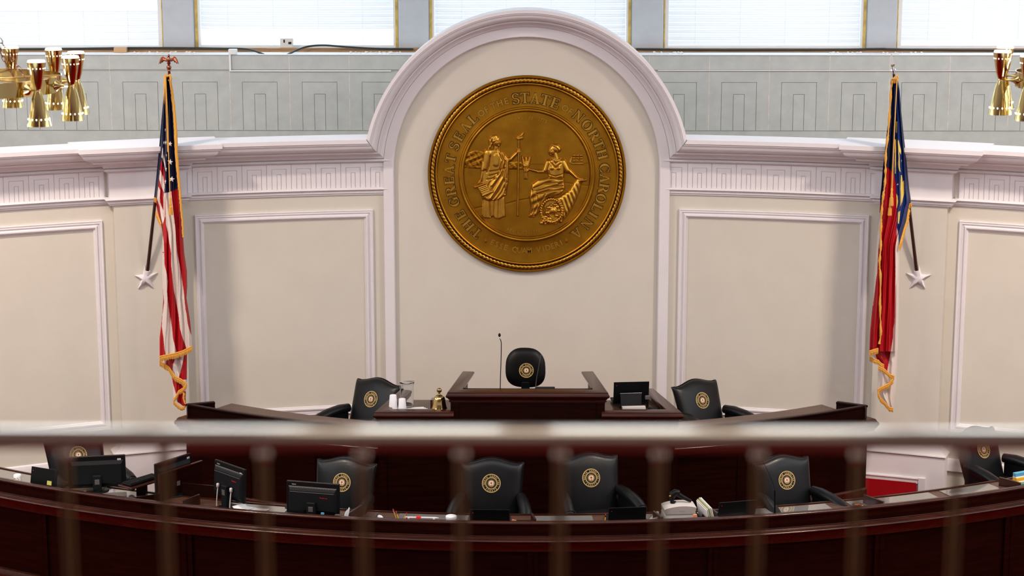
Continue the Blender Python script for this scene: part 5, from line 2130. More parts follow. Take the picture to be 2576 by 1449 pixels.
laptop('black laptop at the far left with a yellow note on its lid', 108, .16, -26, .35, .20, note=.08)
laptop('black laptop standing before the chair, right of the white foam cup', 1232, .20, -2, .40, .150, lean=14)
laptop('black laptop just left of the white scanner', 1577, .20, 7, .385, .165, lean=14)
laptop('black laptop right of the upright file folders', 1852, .20, 15, .405, .185, lean=14)
loc = atZ(1591, 1022, 1.99)
lp = laptop('black laptop raised on a stand on the right side desk', 0, 0, 6, .40, .245, loc=(loc[0], 21.62, 1.935), lean=8)
m = MB()
st = thing('laptop_stand', 'grey and black bent laptop stand before the laptop on the right side desk', 'stand', (loc[0], 21.46, 1.915), rad(6))
m.hexa([(-.115, .02, .005), (.115, .02, .005), (.125, .09, .155), (-.115, .09, .155)], [(-.115, .03, .005), (.115, .03, .005), (.125, .10, .155), (-.115, .10, .155)])
m.build('stand_plate', M_BLACKM, st)
m = MB(); m.tube([(-.118, .09, .158), (.128, .09, .158)], .006, 8); m.build('stand_lip', M_SILVER, st)
m = MB(); m.box(-.125, .135, -.10, .08, 0, .012, bev=.003); m.build('stand_base', M_BLACK, st)
p = atZ(1593, 1026, 1.95)
m = MB(); m.box(-.13, .13, -.03, .03, 0, .072, bev=.002)
tag(m.build('paper_tray', M_PALE, loc=(p[0], 21.30, 1.915), rot=(0, 0, rad(6))), 'flat pale tray lying in front of the laptop stand', 'tray')
p = atZ(1622, 1000, 1.99)
cm = thing('desk_camera', 'small black desk camera beside the raised laptop', 'camera', (p[0] + .02, 21.50, 1.915))
m = MB(); m.lathe([(0, 0), (.045, 0), (.04, .01), (.012, .02), (.012, .10), (.0, .10)], 16); m.build('camera_foot', M_BLACK, cm, smooth=40)
m = MB(); m.box(-.028, .028, -.02, .02, .10, .145, bev=.006); m.build('camera_head', M_GREYP, cm)
m = MB(); m.box(-.06, .06, -.04, .04, 0, .028, bev=.01)
tag(m.build('pen_pouch', M_BLACKM, loc=(p[0] + .09, 21.42, 1.915), rot=(0, 0, .5)), 'small black zipped pouch at the right of the raised laptop', 'pouch')

# patterned mug
loc, a = on_desk(45, .12)
t = thing('jar', 'small white jar with a coloured floral pattern at the far left of the desk', 'jar', loc)
m = MB(); m.lathe([(0, 0), (.038, 0), (.041, .01), (.041, .115), (.036, .122), (0, .122)], 24); m.build('jar_body', M_FOAM, t, smooth=40)
m = MB()
rng = random.Random(3)
for k in range(46):
    aa, zz, rr = rng.uniform(pi, 2 * pi), rng.uniform(.03, .10), rng.uniform(.003, .007)
    m.sphere((.0405 * cos(aa), .0405 * sin(aa), zz), (rr * .5 + .0015, rr * .5 + .0015, rr), 6, rng.choice([0, 1, 2, 3]))
m.build('floral_print', [M_ORANGE, M_GREEN, M_GREYP, M_CREAM], t)

# papers under the large monitor
for (px, u, w_, h_, rz, mm, lb) in ((216, .16, .17, .13, -30, M_PAPER, 'white paper sheet below the left half of the large monitor'), (259, .16, .12, .12, -10, M_LIME, 'yellow-green note sheet below the right half of the large monitor'),
                                    (284, .17, .10, .10, 15, M_PAPER, 'white paper scrap right of the yellow-green note sheet')):
    loc, a = on_desk(px, u, ZW + .012)
    m = MB(); m.box(-w_ / 2, w_ / 2, -h_ / 2, h_ / 2, 0, .004)
    tag(m.build('paper_sheet', mm, loc=loc, rot=(0, 0, rad(rz))), lb, 'paper')
loc, a = on_desk(628, .22, ZW + .010)
for k, (w_, h_, rz, dx, lb) in enumerate(((.30, .21, -24, .02, 'lower of the two loose white papers at the foot of the tilted monitor'), (.20, .15, -50, -.06, 'upper folded white paper at the foot of the tilted monitor'))):
    m = MB(); n_ = 6
    vs = [(w_ * (i / n_ - .5), h_ * (j / 3 - .5), .004 + .018 * abs(2 * i / n_ - 1) ** 2 * (k + .5)) for j in range(4) for i in range(n_ + 1)]
    vs += [(x, y, z - .003) for x, y, z in vs]
    o_ = 4 * (n_ + 1)
    fs = []
    for j in range(3):
        for i in range(n_):
            q_ = j * (n_ + 1) + i
            fs += [[q_, q_ + 1, q_ + n_ + 2, q_ + n_ + 1], [o_ + q_ + n_ + 1, o_ + q_ + n_ + 2, o_ + q_ + 1, o_ + q_]]
    m.add(vs, fs)
    tag(m.build('paper_sheet', M_PAPER, loc=(loc[0] + dx, loc[1], loc[2] + .012 * k), rot=(0, 0, rad(rz))), lb, 'paper')

# keyboard and mouse at left
p = atZ(356, 1207, 1.50)
kb = thing('keyboard', 'black keyboard on a raised tray between the large monitor and the wooden hood', 'keyboard', (p[0], p[1], 1.49), rad(52))
m = MB(); m.box(-.21, .21, -.07, .07, 0, .018, bev=.004); m.build('keyboard_case', M_BLACK, kb)
for r_ in range(5):
    m = MB()
    for c_ in range(15):
        x = -.20 + c_ * .0268; y = -.058 + r_ * .0245
        m.box(x, x + .022, y, y + .020, .018, .026, bev=.002)
    m.build('key_row', M_BLACKM, kb)
m = MB(); m.box(-.24, .24, -.12, .10, -.02, -.002, bev=.004)
tag(m.build('keyboard_tray', M_WOODH, loc=(p[0], p[1], 1.488), rot=(0, 0, rad(52))), 'sloping wooden tray under the black keyboard', 'tray')
m = MB(); m.box(-.05, .05, -.05, .05, 0, 1.468 - ZW)
tag(m.build('tray_block', M_WOOD, loc=(p[0], p[1], ZW)), 'dark wooden block under the keyboard tray', 'block')
loc, a = on_desk(331, .42, 1.385)
ms = thing('computer_mouse', 'black computer mouse with a red wheel before the keyboard', 'mouse', loc, .6)
m = MB(); m.sphere((0, 0, .006), (.033, .052, .030), 16); m.build('mouse_shell', M_BLACK, ms, smooth=60)
m = MB(); m.sphere((0, .022, .030), (.005, .010, .008), 8); m.build('scroll_wheel', M_LED, ms)

# wooden hood partition
pA, pB = atZ(401, 1195, 1.62), atZ(507, 1160, 1.62)
hd = thing('monitor_hood', 'wooden partition with a slanting top edge beside the sideways monitor', 'partition', (pA[0], pA[1], ZW - .05))
d_ = (pB - pA)[:2]; L_ = float(np.linalg.norm(d_)); ang = math.atan2(d_[1], d_[0])
Tm = Matrix.Rotation(ang, 4, 'Z')
m = MB(); m.box(0, L_, -.012, .012, -.1, 1.62 - ZW + .05, 0, Tm); m.build('side_panel', M_WOOD, hd)
m = MB(); m.box(-.004, L_ + .004, -.015, .015, 1.62 - ZW + .05, 1.62 - ZW + .058, 0, Tm); m.build('top_edging', M_WOODH, hd)
m = MB(); m.box(-.012, .012, -.015, .015, -.1, 1.62 - ZW + .055, 0, Tm); m.build('front_edging', M_WOODH, hd)
pC = atZ(388, 1185, 1.60)
m = MB(); m.box(-.30, .0, -.010, .010, -.1, .13, 0, Matrix.Translation((.0, .0, 0)) @ Matrix.Rotation(rad(30), 4, 'Z')); m.build('back_panel', M_WOOD, hd)
pD = on_desk(520, .50)[0]
m = MB(); m.box(-.30, .26, -.012, .012, 0, .13)
tag(m.build('low_partition', M_WOOD, loc=(pD[0] + .02, pD[1] + .03, ZW + .012), rot=(0, 0, desk_x(520))), 'low dark wooden partition behind the tilted monitor', 'partition')

# wedge dividers
for (px, u0, wd, hh, lb, g_) in ((482, .25, .15, .035, 'wooden desk divider left of the tilted monitor', 0), (893, .23, .15, .055, 'wooden desk divider right of the white letter opener', 0), (1342, .13, .05, .06, 'short wooden desk divider right of the orange card', 0),
                                 (2197, .25, .18, .030, 'wooden desk divider beside the dish of pins', 0), (2540, .25, .18, .030, 'wooden desk divider left of the blue and orange card holder', 0), (1796, .22, .08, .04, 'wooden desk divider right of the upright file folders', 0), (1655, .16, .10, .045, 'wooden desk divider left of the white scanner', 0)):
    loc, a = on_desk(px, u0)
    m = MB()
    L_ = wd * 1.3
    m.hexa([(-L_ / 2, -.012, 0), (L_ / 2, -.012, 0), (L_ / 2, -.012, hh + .07), (-L_ / 2, -.012, hh * .4 + .06)], [(-L_ / 2, .012, 0), (L_ / 2, .012, 0), (L_ / 2, .012, hh + .07), (-L_ / 2, .012, hh * .4 + .06)])
    rz_ = a + (rad(58) if px < 1300 else rad(122))
    tag(m.build('desk_divider', M_WOODH, loc=loc, rot=(0, 0, rz_)), lb, 'divider', 'wedge shaped dividers of the front desk')


def small(mb, name, m_, label, cat, px, u, rz=0, z=ZW, group=None, smooth=None):
    loc, a = on_desk(px, u, z)
    return tag(mb.build(name, m_, loc=loc, rot=(0, 0, rad(rz)), smooth=smooth), label, cat, group)


m = MB(); m.box(-.028, .028, -.03, .03, 0, .075, bev=.006)
small(m, 'phone_charger', M_GREYP, 'small grey box at the right foot of the low monitor', 'box', 849, .10)
# upright white letter opener and scissors shape
t = thing('letter_opener', 'pair of white upright plastic letter openers right of the low monitor', 'letter opener', on_desk(868, .12)[0], .3)
for k, (dx, ln) in enumerate(((-.012, .11), (.006, .145))):
    m = MB(); T = Matrix.Rotation(rad(14), 4, 'Y')
    m.prism([(dx - .009, .02), (dx + .009, .02), (dx + .013, ln * .6), (dx + .010, ln), (dx + .002, ln + .012), (dx - .010, ln * .8)], -.004, .004, 0, T); m.build('opener_blade', M_FOAM, t)
m = MB(); m.lathe([(0, 0), (.03, 0), (.03, .03), (.022, .03), (.022, .01), (0, .01)], 16); m.build('holder', M_PALE, t)
# marker
m = MB(); m.tube([(0, 0, .012), (.012, 0, .05)], .009, 8, 0); m.tube([(.012, 0, .05), (.035, 0, .115)], .010, 8, 1)
small(m, 'marker_pen', [M_TEAL, M_GREYP], 'teal and grey marker leaning by the armrest left of the pencils', 'pen', 942, .10)
m = MB(); m.sphere((0, 0, .035), (.042, .042, .045), 14)
small(m, 'paperweight', M_FOAM, 'round white paperweight left of the pencils', 'paperweight', 955, .14, smooth=60)


def pencil(px, u, lean, label, tall=.15):
    loc, a = on_desk(px, u)
    t = thing('pencil', label, 'pencil', loc, 0, 'yellow pencils in the desk cups')
    T = Matrix.Rotation(rad(lean), 4, 'Y') @ Matrix.Rotation(rad(5), 4, 'X')
    m = MB(); m.tube([T @ Vector((0, 0, .01)), T @ Vector((0, 0, tall - .03))], .0058, 6); m.build('pencil_shaft', M_PENCIL, t)
    m = MB(); m.tube([T @ Vector((0, 0, tall - .03)), T @ Vector((0, 0, tall - .012))], .0064, 8); m.build('ferrule', M_SILVER, t)
    m = MB(); m.tube([T @ Vector((0, 0, tall - .012)), T @ Vector((0, 0, tall))], .0058, 8); m.build('eraser', M_REDP, t)
    return t


pencil(1001, .13, -16, 'tallest pencil of the group of three left of the red cap, leaning left', .165)
pencil(1006, .12, -14, 'middle pencil of the group of three left of the red cap', .145)
pencil(1010, .12, 24, 'pencil leaning right in the group left of the red cap', .135)
pencil(1521, .13, 4, 'single pencil standing upright left of the laptop by the scanner', .125)
m = MB(); m.lathe([(.030, 0), (.032, .03), (.029, .03), (.027, .004), (0, .004)], 16); m.lathe([(.0, 0), (.030, 0)], 16)
small(m, 'pencil_cup', M_BLACKM, 'low dark cup holding three pencils left of the red cap', 'cup', 1006, .125)
m = MB(); m.lathe([(.024, 0), (.026, .05), (.023, .05), (.021, .004), (0, .004)], 16); m.lathe([(.0, 0), (.024, 0)], 16)
small(m, 'pencil_cup', M_BLUE, 'small blue cup around the single upright pencil', 'cup', 1521, .13)
m = MB(); m.tube([(0, 0, .01), (.02, 0, .07)], .008, 8)
small(m, 'marker_pen', M_REDP, 'red marker right of the group of three pencils', 'pen', 1019, .13)
m = MB(); m.lathe([(0, 0), (.026, 0), (.026, .055), (.020, .068), (0, .068)], 16)
small(m, 'bottle_cap', M_REDP, 'bright red cap lying on the desk right of the pencils', 'cap', 1053, .19, smooth=40)
m = MB(); m.tube([(-.17, 0, .035), (.14, 0, .035), (.17, 0, .035)], [.008, .008, .002], 8); m.box(-.15, -.13, -.01, .01, 0, .034); m.box(.11, .13, -.01, .01, 0, .034)
small(m, 'ruler_rod', M_PAPER, 'long thin white rod lying behind the red cap', 'rod', 1062, .25, -3)
# foam cup
t = thing('foam_cup', 'white foam cup standing on the front desk left of a black laptop', 'cup', on_desk(1135, .10)[0])
CUP = t
m = MB(); m.lathe([(0, 0), (.036, 0), (.046, .070), (.050, .085), (.055, .087), (.055, .108), (.051, .112), (.048, .108), (.046, .092), (0, .090)], 28); m.build('cup_wall', M_FOAM, t, smooth=30)
# orange card + black folder right of laptop
m = MB(); m.box(-.022, .022, -.003, .003, 0, .075, 0, Matrix.Rotation(.25, 4, 'Y'))
small(m, 'folded_card', M_ORANGE, 'small orange folded card right of the middle laptop', 'card', 1289, .12)
m = MB(); m.box(-.10, .10, -.06, .06, 0, .045, bev=.004)
small(m, 'document_box', M_BLACK, 'flat black box between the orange card and the short divider', 'box', 1312, .14)
# paper wedge left of the scanner
m = MB(); m.hexa([(-.06, -.05, 0), (.05, -.05, 0), (.05, -.05, .07), (.03, -.05, .07)], [(-.06, .05, 0), (.05, .05, 0), (.05, .05, .10), (.03, .05, .10)])
small(m, 'paper_pad', M_PALE, 'pale paper pad leaning against the left side of the white scanner', 'paper pad', 1645, .20)
# scanner
loc, a = on_desk(1706, .24)
t = thing('document_scanner', 'white document scanner with a curved sloping cover on the front desk', 'scanner', loc, rad(6))
m = MB(); m.box(-.155, .145, -.09, .12, 0, .085, bev=.006); m.build('scanner_base', M_PALE, t)
m = MB()
top = [(-.160 + .325 * i / 16, .148 + .026 * sin(pi * i / 16) ** .7 + .012 * i / 16) for i in range(17)]
m.add([(x if 0 < i < 16 else x, -.115, z) for i, (x, z) in enumerate(top)] + [(-.150 + .300 * i / 16, -.095, .090) for i in range(17)] + [(x, .10, z) for x, z in top] + [(-.150 + .300 * i / 16, .12, .090) for i in range(17)],
      [[17 + i, 18 + i, 1 + i, i] for i in range(16)] + [[i, i + 1, 35 + i, 34 + i] for i in range(16)] + [[34 + i, 35 + i, 52 + i, 51 + i] for i in range(16)] + [[17 + i + 1, 17 + i, 51 + i, 52 + i] for i in range(16)] + [[0, 34, 51, 17], [16, 33, 67, 50]])
m.build('scanner_cover', M_PALE, t, smooth=40)
m = MB(); m.tube([(-.01, -.1085, .124), (.02, -.1095, .127), (.05, -.1085, .125)], .0012, 5); m.build('cover_mark', M_GREYP, t)
bs_ = thing('barcode_scanner', 'black hand barcode scanner resting on top of the white document scanner', 'barcode scanner', (loc[0] - .02, loc[1] + .02, loc[2] + .175), rad(6))
m = MB(); m.tube([(.15, 0, .015), (.07, 0, .055), (.005, 0, .098)], [.016, .022, .026], 12); m.build('handle', M_BLACK, bs_, smooth=50)
m = MB(); m.tube([(.03, 0, .108), (-.01, 0, .112), (-.05, 0, .078)], [.024, .036, .040], 14); m.build('scan_head', M_BLACK, bs_, smooth=50)
m = MB(); m.tube([(-.05, 0, .075), (-.045, 0, .02), (-.03, 0, -.001)], [.030, .020, .034], 12); m.build('cradle', M_BLACKM, bs_, smooth=50)
m = MB(); m.sphere((-.066, -.02, .082), (.012, .01, .008), 8); m.build('scan_window', M_PENCIL, bs_)
# file folders
loc, a = on_desk(1768, .20)
fl = thing('file_sorter', 'upright dark file sorter at the right of the white scanner', 'file holder', loc, rad(10))
m = MB(); m.box(-.055, .085, -.10, .10, 0, .01); m.build('sorter_base', M_BLACK, fl)
for k in range(3):
    m = MB(); m.box(-.052 + k * .045, -.049 + k * .045, -.09, .09, 0, .07); m.build('sorter_fin', M_BLACK, fl)
for k, (dx, hh, ln, mm, lb) in enumerate(((-.028, .190, -10, M_PAPER, 'white leaning sheet, leftmost of the upright files'), (-.008, .205, -13, M_CREAM, 'peach file folder second from the left in the sorter'), (.008, .215, -13, M_GREEN, 'green file folder in the middle of the sorter'),
                                       (.022, .222, -14, M_CREAM, 'manila file folder right of the green one'), (.036, .222, -14, M_PAPER, 'rightmost white-topped file of the sorter'))):
    m = MB()
    T = Matrix.Rotation(rad(ln), 4, 'Y')
    m.hexa([T @ Vector(p) for p in ((0, -.10, .012), (.007, -.10, .012), (.007, -.095, hh * .72), (0, -.095, hh * .72))], [T @ Vector(p) for p in ((0, .10, .012), (.007, .10, .012), (.007, .10, hh), (0, .10, hh))])
    xx = loc[0] + dx * cos(rad(10)) + .035; yy_ = loc[1] + dx * sin(rad(10))
    tag(m.build('file_folder', mm, loc=(xx, yy_, loc[2] + .001), rot=(0, 0, rad(24))), lb, 'file folder', 'upright files right of the scanner')
m = MB(); m.box(-.02, .02, -.01, .01, 0, .10, 0, Matrix.Rotation(rad(-8), 4, 'Y'), bev=.003)
small(m, 'receipt_card', M_ORANGE, 'orange-pink card between the scanner and the files', 'card', 1751, .10)
# microphone on the front desk
loc, a = on_desk(1949, .10)
mk = thing('gooseneck_microphone', 'thin black gooseneck microphone curving left on the right part of the front desk', 'microphone', loc)
P0 = Vector(loc)
pts = [Vector(atY(x, y, loc[1] + d_)) - P0 for x, y, d_ in ((1949, 1285, 0), (1949.5, 1232, 0), (1943, 1210, .01), (1930, 1182, .02), (1918, 1158, .04), (1908, 1136, .06), (1899, 1118, .08))]
m = MB(); m.tube([(0, 0, 0), (0, 0, .05), tuple(pts[1])], [.0105, .0105, .009], 10); m.build('microphone_base', M_BLACK, mk, smooth=50)
m = MB(); m.tube([tuple(p) for p in pts[1:]], .0032, 8); m.build('gooseneck', M_BLACK, mk, smooth=60)
m = MB(); m.tube([tuple(pts[-1]), tuple(pts[-1] + (pts[-1] - pts[-2]) * .9)], [.010, .012], 10); m.build('microphone_head', M_BLACK, mk, smooth=50)
# dish of pins
loc, a = on_desk(2160, .14)
t = thing('pin_dish', 'low grey dish holding yellow and red pins left of a wooden divider', 'dish', (loc[0], loc[1], loc[2]))
m = MB(); m.lathe([(0, 0), (.05, 0), (.05, .03), (0, .03)], 20); m.build('dish_foot', M_GREYP, t)
DZ = .03
m = MB(); m.lathe([(0, DZ), (.045, DZ), (.075, .035 + DZ), (.070, .035 + DZ), (.042, .006 + DZ), (0, .006 + DZ)], 24); m.build('dish', M_GREYP, t, smooth=40)
rng = random.Random(8)
m = MB()
for k in range(14):
    m.sphere((rng.uniform(-.035, .045), rng.uniform(-.03, .03), DZ + .02 + rng.uniform(0, .02)), .010, 8, rng.choice([0, 0, 1]))
m.build('pins', [M_PENCIL, M_REDP], t)
# card holder at the right edge
loc, a = on_desk(2568, .30)
t = thing('card_holder', 'box of blue, orange and green cards at the right edge of the desk', 'card holder', loc, rad(28))
for k, (z0_, z1_, mm, nm) in enumerate(((0, .03, M_GREEN, 'green_card'), (.03, .035, M_FOAM, 'white_card'), (.035, .075, M_PENCIL, 'orange_card'), (.075, .085, M_FOAM, 'white_card'), (.085, .125, M_BLUE, 'blue_card'))):
    q = MB(); q.box(-.075 - .0 * k, .10, -.03 + k * .008, .05, z0_, z1_, bev=.002); q.build(nm, mm, t)

# =================================================================== THINGS ON THE REAR DESKS
zS = ZS_ - .074
yy0 = 21.33


def cup_stack(px, n, label):
    p = atZ(px, 1020, zS + .02)
    t = thing('paper_cup_stack', label, 'cup stack', (p[0], 21.27 + (.0 if px < 1005 else -.03), zS), 0, 'upturned white cup stacks')
    m = MB(); z = 0
    m.lathe([(.052, 0), (.054, .006), (.0485, .01), (.037, .150), (.035, .153), (0, .153)], 24, 0, Matrix.Translation((0, 0, (n - 1) * .017)))
    m.build('top_cup', M_FOAM, t, smooth=30)
    for k in range(n - 1):
        q = MB(); q.lathe([(.052, 0), (.0545, .006), (.0495, .010), (.0485, .0175)], 24, 0, Matrix.Translation((0, 0, k * .0175))); q.build('nested_cup', M_FOAM, t, smooth=30)
    return t


cup_stack(993, 4, 'taller upturned white paper cup stack left of the water pitcher')
cup_stack(1016, 2, 'shorter upturned white paper cup stack in front of the water pitcher')
p = atZ(1026, 1000, zS + .1)
pt_ = thing('water_pitcher', 'clear plastic water pitcher with lid on the left side desk', 'pitcher', (float(atY(1024, 1000, 21.47)[0]), 21.47, zS))
m = MB()
m.lathe([(0, .004), (.066, .004), (.070, .012), (.080, .27), (.081, .285), (.077, .285), (.0765, .27), (.067, .016), (0, .010)], 36)
m.build('pitcher_wall', M_CLEAR, pt_, smooth=40)
m = MB(); m.lathe([(.083, .278), (.084, .295), (.078, .303), (.05, .310), (0, .312), (0, .306), (.048, .303), (.078, .295), (.079, .278)], 36); m.box(.0, .085, -.014, .014, .305, .314, bev=.003)
m.build('pitcher_lid', M_CLEAR, pt_, smooth=40)
# napkins / papers
p = atZ(1050, 1022, zS)
for k in range(3):
    m = MB(); m.box(-.13 + .01 * k, .12, -.10, .12, .006 * k, .006 * k + .005)
    tag(m.build('paper_sheet', M_PAPER, loc=(p[0] - .01 * k, 21.33, zS + .001), rot=(0, 0, .1 * k)), ['white paper at the bottom of the pile between pitcher and bell', 'white paper in the middle of the pile between pitcher and bell', 'white paper on top of the pile between pitcher and bell'][k], 'paper')
m = MB(); m.tube([(-.05, -.03, .012), (-.01, .03, .03), (.02, -.02, .014), (.035, .04, .03), (.05, 0, .01)], .006, 6)
tag(m.build('cord_bundle', M_SILVER, loc=(p[0] + .135, 21.25, zS), smooth=60), 'small shiny bundle of cord left of the brass bell', 'cord')
m = MB(); m.hexa([(-.01, 0, 0), (.01, 0, 0), (.01, 0, .10), (-.01, 0, .10)], [(-.01, .38, 0), (.01, .38, 0), (.01, .38, .03), (-.01, .38, .03)])
p = atZ(1078, 1005, zS + .06)
tag(m.build('desk_divider', M_WOODH, loc=(p[0] + .04, 21.45, zS)), 'wooden divider behind the brass bell on the left side desk', 'divider')
# bell
p = atY(1105, 1029, 21.20)
bl = thing('brass_bell', 'brass hand bell with a ball handle beside the raised central desk', 'bell', (p[0], 21.22, zS + .002))
m = MB(); m.lathe([(.118, 0), (.123, .006), (.116, .014), (.096, .045), (.080, .085), (.071, .13), (.066, .170), (.058, .193), (.042, .206), (.0, .212)], 40); m.build('bell_body', M_BRASS, bl, smooth=50)
m = MB(); m.lathe([(.034, .206), (.036, .212), (.028, .216), (.012, .222), (.009, .230), (.014, .235), (.009, .240), (.012, .245)], 24)
m.sphere((0, 0, .268), .028, 24); m.build('bell_handle', M_BRASSD, bl, smooth=60)
# president's microphones
zP = ZP - .074
p0 = atY(1259, 975, 21.35)
mk = thing('gooseneck_microphone', 'tall black gooseneck microphone on the raised central desk left of the chair', 'microphone', (p0[0], 21.35, zP))
P0 = Vector((p0[0], 21.35, zP))
m = MB(); m.lathe([(0, 0), (.018, 0), (.016, .008), (.005, .012), (.005, .03), (0, .03)], 16); m.build('microphone_base', M_BLACK, mk, smooth=40)
pts = [Vector(atY(x, y, 21.35 + d_)) - P0 for x, y, d_ in ((1258.5, 975, 0), (1259, 950, 0), (1260, 920, 0), (1261, 880, .0), (1261, 862, .005), (1259, 854, .01))]
m = MB(); m.tube([(0, 0, .01)] + [tuple(q) for q in pts], [.0048] * (len(pts) + 1), 8); m.build('gooseneck', M_BLACK, mk, smooth=60)
m = MB(); m.tube([tuple(pts[-1]), tuple(pts[-1] + Vector((-.004, .002, .014)))], [.008, .010], 10); m.build('collar', M_SILVER, mk, smooth=40)
m = MB(); c_ = Vector(atY(1256.5, 843, 21.37)) - P0; m.sphere(tuple(c_), (.0145, .0145, .022), 14); m.build('microphone_head', M_BLACKM, mk, smooth=60)
p0 = atY(1347, 975, 21.35); P0 = Vector((p0[0], 21.35, zP))
mk = thing('gooseneck_microphone', 'very thin black microphone stem in front of the rounded chair back', 'microphone', tuple(P0))
pts = [Vector(atY(x, y, 21.35)) - P0 for x, y in ((1347, 978), (1350, 950), (1354, 930), (1358, 905), (1361, 892))]
m = MB(); m.tube([tuple(q) for q in pts], [.004, .003, .0028, .0028, .0028], 8); m.build('gooseneck', M_GREYP, mk, smooth=60)
m = MB(); m.lathe([(0, 0), (.018, 0), (.016, .008), (.004, .012), (.004, .05), (0, .05)], 16); m.build('microphone_base', M_BLACK, mk, smooth=40)
m = MB(); m.box(-.12, .10, -.06, .06, 0, .02, bev=.004)
p0 = atZ(1362, 975, zP)
tag(m.build('keyboard', M_BLACKM, loc=(p0[0] + .05, 21.46, zP)), 'low black keyboard at the right on the raised central desk', 'keyboard')
m = MB(); m.box(-.07, .07, -.03, .03, 0, .004)
tag(m.build('tablet', M_BLUE, loc=(float(atY(1336, 978, 21.3)[0]), 21.27, zP)), 'thin blue tablet by the thin microphone stem', 'tablet')

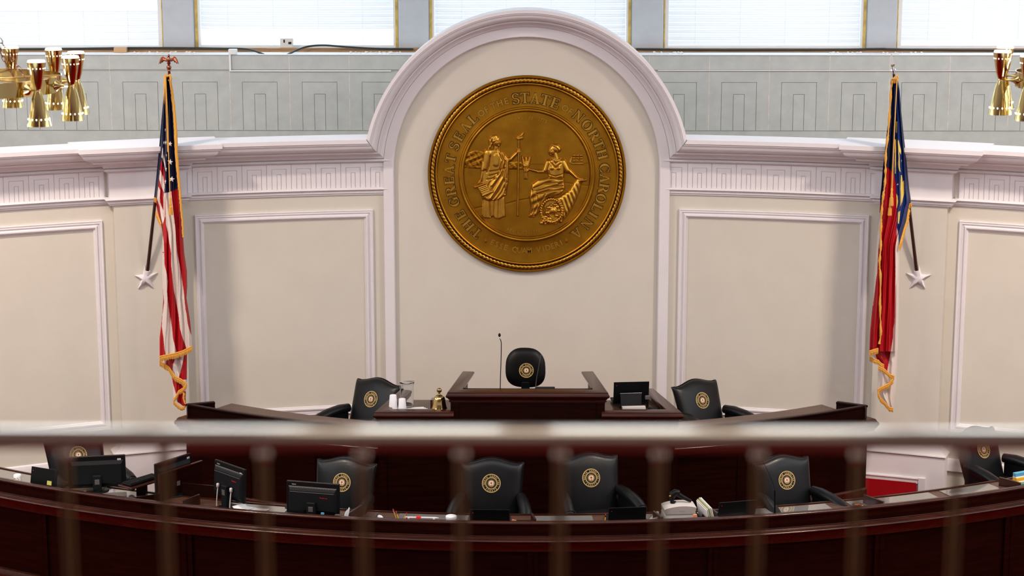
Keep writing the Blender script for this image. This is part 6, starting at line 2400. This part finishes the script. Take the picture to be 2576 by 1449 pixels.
# =================================================================== CHANDELIERS
def chandelier(cx, cy, z, phase, label, hook):
    t = thing('chandelier', label, 'chandelier', (cx, cy, z), 0, 'brass ring chandeliers')
    Rr = .68
    m = MB(); m.lathe([(Rr - .006, -.057), (Rr, -.057), (Rr, .057), (Rr - .006, .057), (Rr - .006, -.057)], 96); m.build('ring_band', M_BRASS, t, smooth=30)
    for k in range(3):
        a = rad(20 + 60 * k)
        m = MB(); m.tube([(Rr * cos(a), Rr * sin(a), .04), (-Rr * cos(a), -Rr * sin(a), .04)], .009, 8); m.build('cross_rod', M_BRASSD, t, smooth=50)
    for k in range(12):
        b_ = rad(phase + 30 * k)           # from the near side, clockwise to the right
        dx, dy = sin(b_), -cos(b_)
        fx = .80
        T = Matrix.Translation((dx * fx, dy * fx, 0))
        o0 = MB(); o0.lathe([(.0225, 0), (.040, .05), (.066, .195), (.068, .205), (.063, .205), (.020, .01)], 30, 0, T)
        up = o0.build('upper_cone', M_BRASS, t, smooth=40)
        o1 = MB(); o1.lathe([(.0225, 0), (.045, -.06), (.084, -.252), (.086, -.262), (.080, -.262), (.020, -.01)], 30, 0, T)
        lo = o1.build('lower_cone', M_BRASS, t, smooth=40)
        q = MB(); q.lathe([(0, .222), (.060, .219), (.062, .214), (.061, .200), (0, .200)], 28, 0, T); q.build('glass_diffuser', M_GLOW, up, smooth=30)
        q = MB(); q.lathe([(0, -.245), (.077, -.247), (.077, -.250), (0, -.251)], 24, 0, T); q.build('bulb_glow', M_GLOW, lo)
        q = MB()
        for j in range(14):
            a = 2 * pi * j / 14
            q.sphere((dx * fx + .0603 * cos(a), dy * fx + .0603 * sin(a), .160), (.0035, .0035, .0048), 6)
        q.build('pierced_holes', M_GLOW, up)
        q = MB()
        for j in range(14):
            a = 2 * pi * (j + .5) / 14
            q.sphere((dx * fx + .0765 * cos(a), dy * fx + .0765 * sin(a), -.210), (.004, .004, .0058), 6)
        q.build('pierced_holes', M_SPARK, lo)
        q = MB()
        TT = Matrix.Translation((dx * Rr, dy * Rr, -.004)) @ Vector((dx, dy, 0)).to_track_quat('Z', 'Y').to_matrix().to_4x4()
        q.lathe([(.042, 0), (.040, .006), (.020, .025), (.010, .05), (.008, .07), (.010, .105)], 20, 0, TT)
        q.build('trumpet_arm', M_BRASS, t, smooth=50)
        q = MB(); q.lathe([(.024, -.008), (.026, 0), (.024, .008)], 20, 0, T); q.build('waist_band', M_BRASS, t, smooth=50)
    for hx, hy in ((.385, .10), (.315, .06), (-.2, .3), (-.15, -.35)):
        if True:
            p0 = Vector((hx, hy, .05)); p1 = Vector((0, 0, .72))
            n_ = int((p1 - p0).length / .042)
            m = MB()
            d_ = (p1 - p0).normalized()
            for j in range(n_):
                c_ = p0 + d_ * (.042 * (j + .5))
                u_ = d_.cross(Vector((0, 0, 1) if abs(d_.z) < .9 else (1, 0, 0))).normalized()
                if j % 2:
                    u_ = d_.cross(u_).normalized()
                m.tube([c_ + d_ * .027 * cos(2 * pi * i / 12) + u_ * .013 * sin(2 * pi * i / 12) for i in range(12)], .0033, 5, closed=True)
            m.build('chain', M_CHAIN, t, smooth=60)
    for k in range(4):
        L = bpy.data.lights.new('chandelier_bulb', 'POINT')
        L.energy = 55
        L.color = (1.0, .80, .60)
        L.shadow_soft_size = .07
        lo_ = bpy.data.objects.new('chandelier_bulb', L)
        COL.objects.link(lo_)
        lo_.parent = t
        b_ = rad(phase + 15 + 90 * k)
        lo_.location = (.8 * sin(b_), -.8 * cos(b_), -.34)
    m = MB(); m.tube([(0, 0, .74), (0, 0, 10.4 - z)], .012, 10); m.lathe([(0, 10.40 - z), (.09, 10.40 - z), (.08, 10.34 - z), (.02, 10.28 - z)], 20); m.build('ceiling_rod', M_BRASSD, t, smooth=40)
    return t


pc = atY(-75, 215, 15.0)
chandelier(float(pc[0]), 15.0, 6.155, 22, 'brass ring chandelier with double cone lamps entering at the left edge', True)
pc = atY(2787, 215, 15.0)
chandelier(float(pc[0]), 15.0, 6.19, 29, 'brass ring chandelier with double cone lamps at the right edge', True)

# =================================================================== GALLERY RAILING IN THE FOREGROUND
t = thing('gallery_railing', 'blurred brass railing of the gallery crossing the near foreground', 'railing', (0, 2.4, 5.95))
m = MB()
zr = float(atY(1288, 1083, 2.385)[2]) - 5.95
pr = [(-.012, zr), (.004, zr)]
pr += [(.004 + .004 * sin(pi * k / 24), zr - .004 + .004 * cos(pi * k / 24)) for k in range(1, 13)] + [(.008, zr - .022), (.004, zr - .027), (-.008, zr - .027)]
pr += [(-.008 - .010 * sin(pi / 2 * k / 12), zr - .027 + .010 * (1 - cos(pi / 2 * k / 12))) for k in range(1, 12)]
pr += [(-.012 - .006 * cos(pi / 2 * k / 14), zr - .013 + .013 * sin(pi / 2 * k / 14)) for k in range(0, 14)]
m.sweep([(-3, 0), (3, 0)], [(0, 1), (0, 1)], pr)
m.build('top_rail', M_BRASSR, t, smooth=4)
for k in range(-14, 16):
    x = -.0815 + .1242 * k
    if abs(x) > 1.9:
        continue
    m = MB(); m.tube([(x, 0, 0), (x, 0, zr - .023)], .0060, 12)
    bl_ = m.build('baluster', M_BRASSD, t, smooth=60)
    m = MB(); m.lathe([(.006, zr - .044), (.009, zr - .040), (.009, zr - .034), (.007, zr - .030), (.008, zr - .024), (.011, zr - .020)], 14, 0, Matrix.Translation((x, 0, 0))); m.build('collar', M_BRASSR, bl_, smooth=40)
m = MB(); m.box(-3, 3, -.02, .02, -.001, .02); m.build('bottom_rail', M_BRASSD, t)
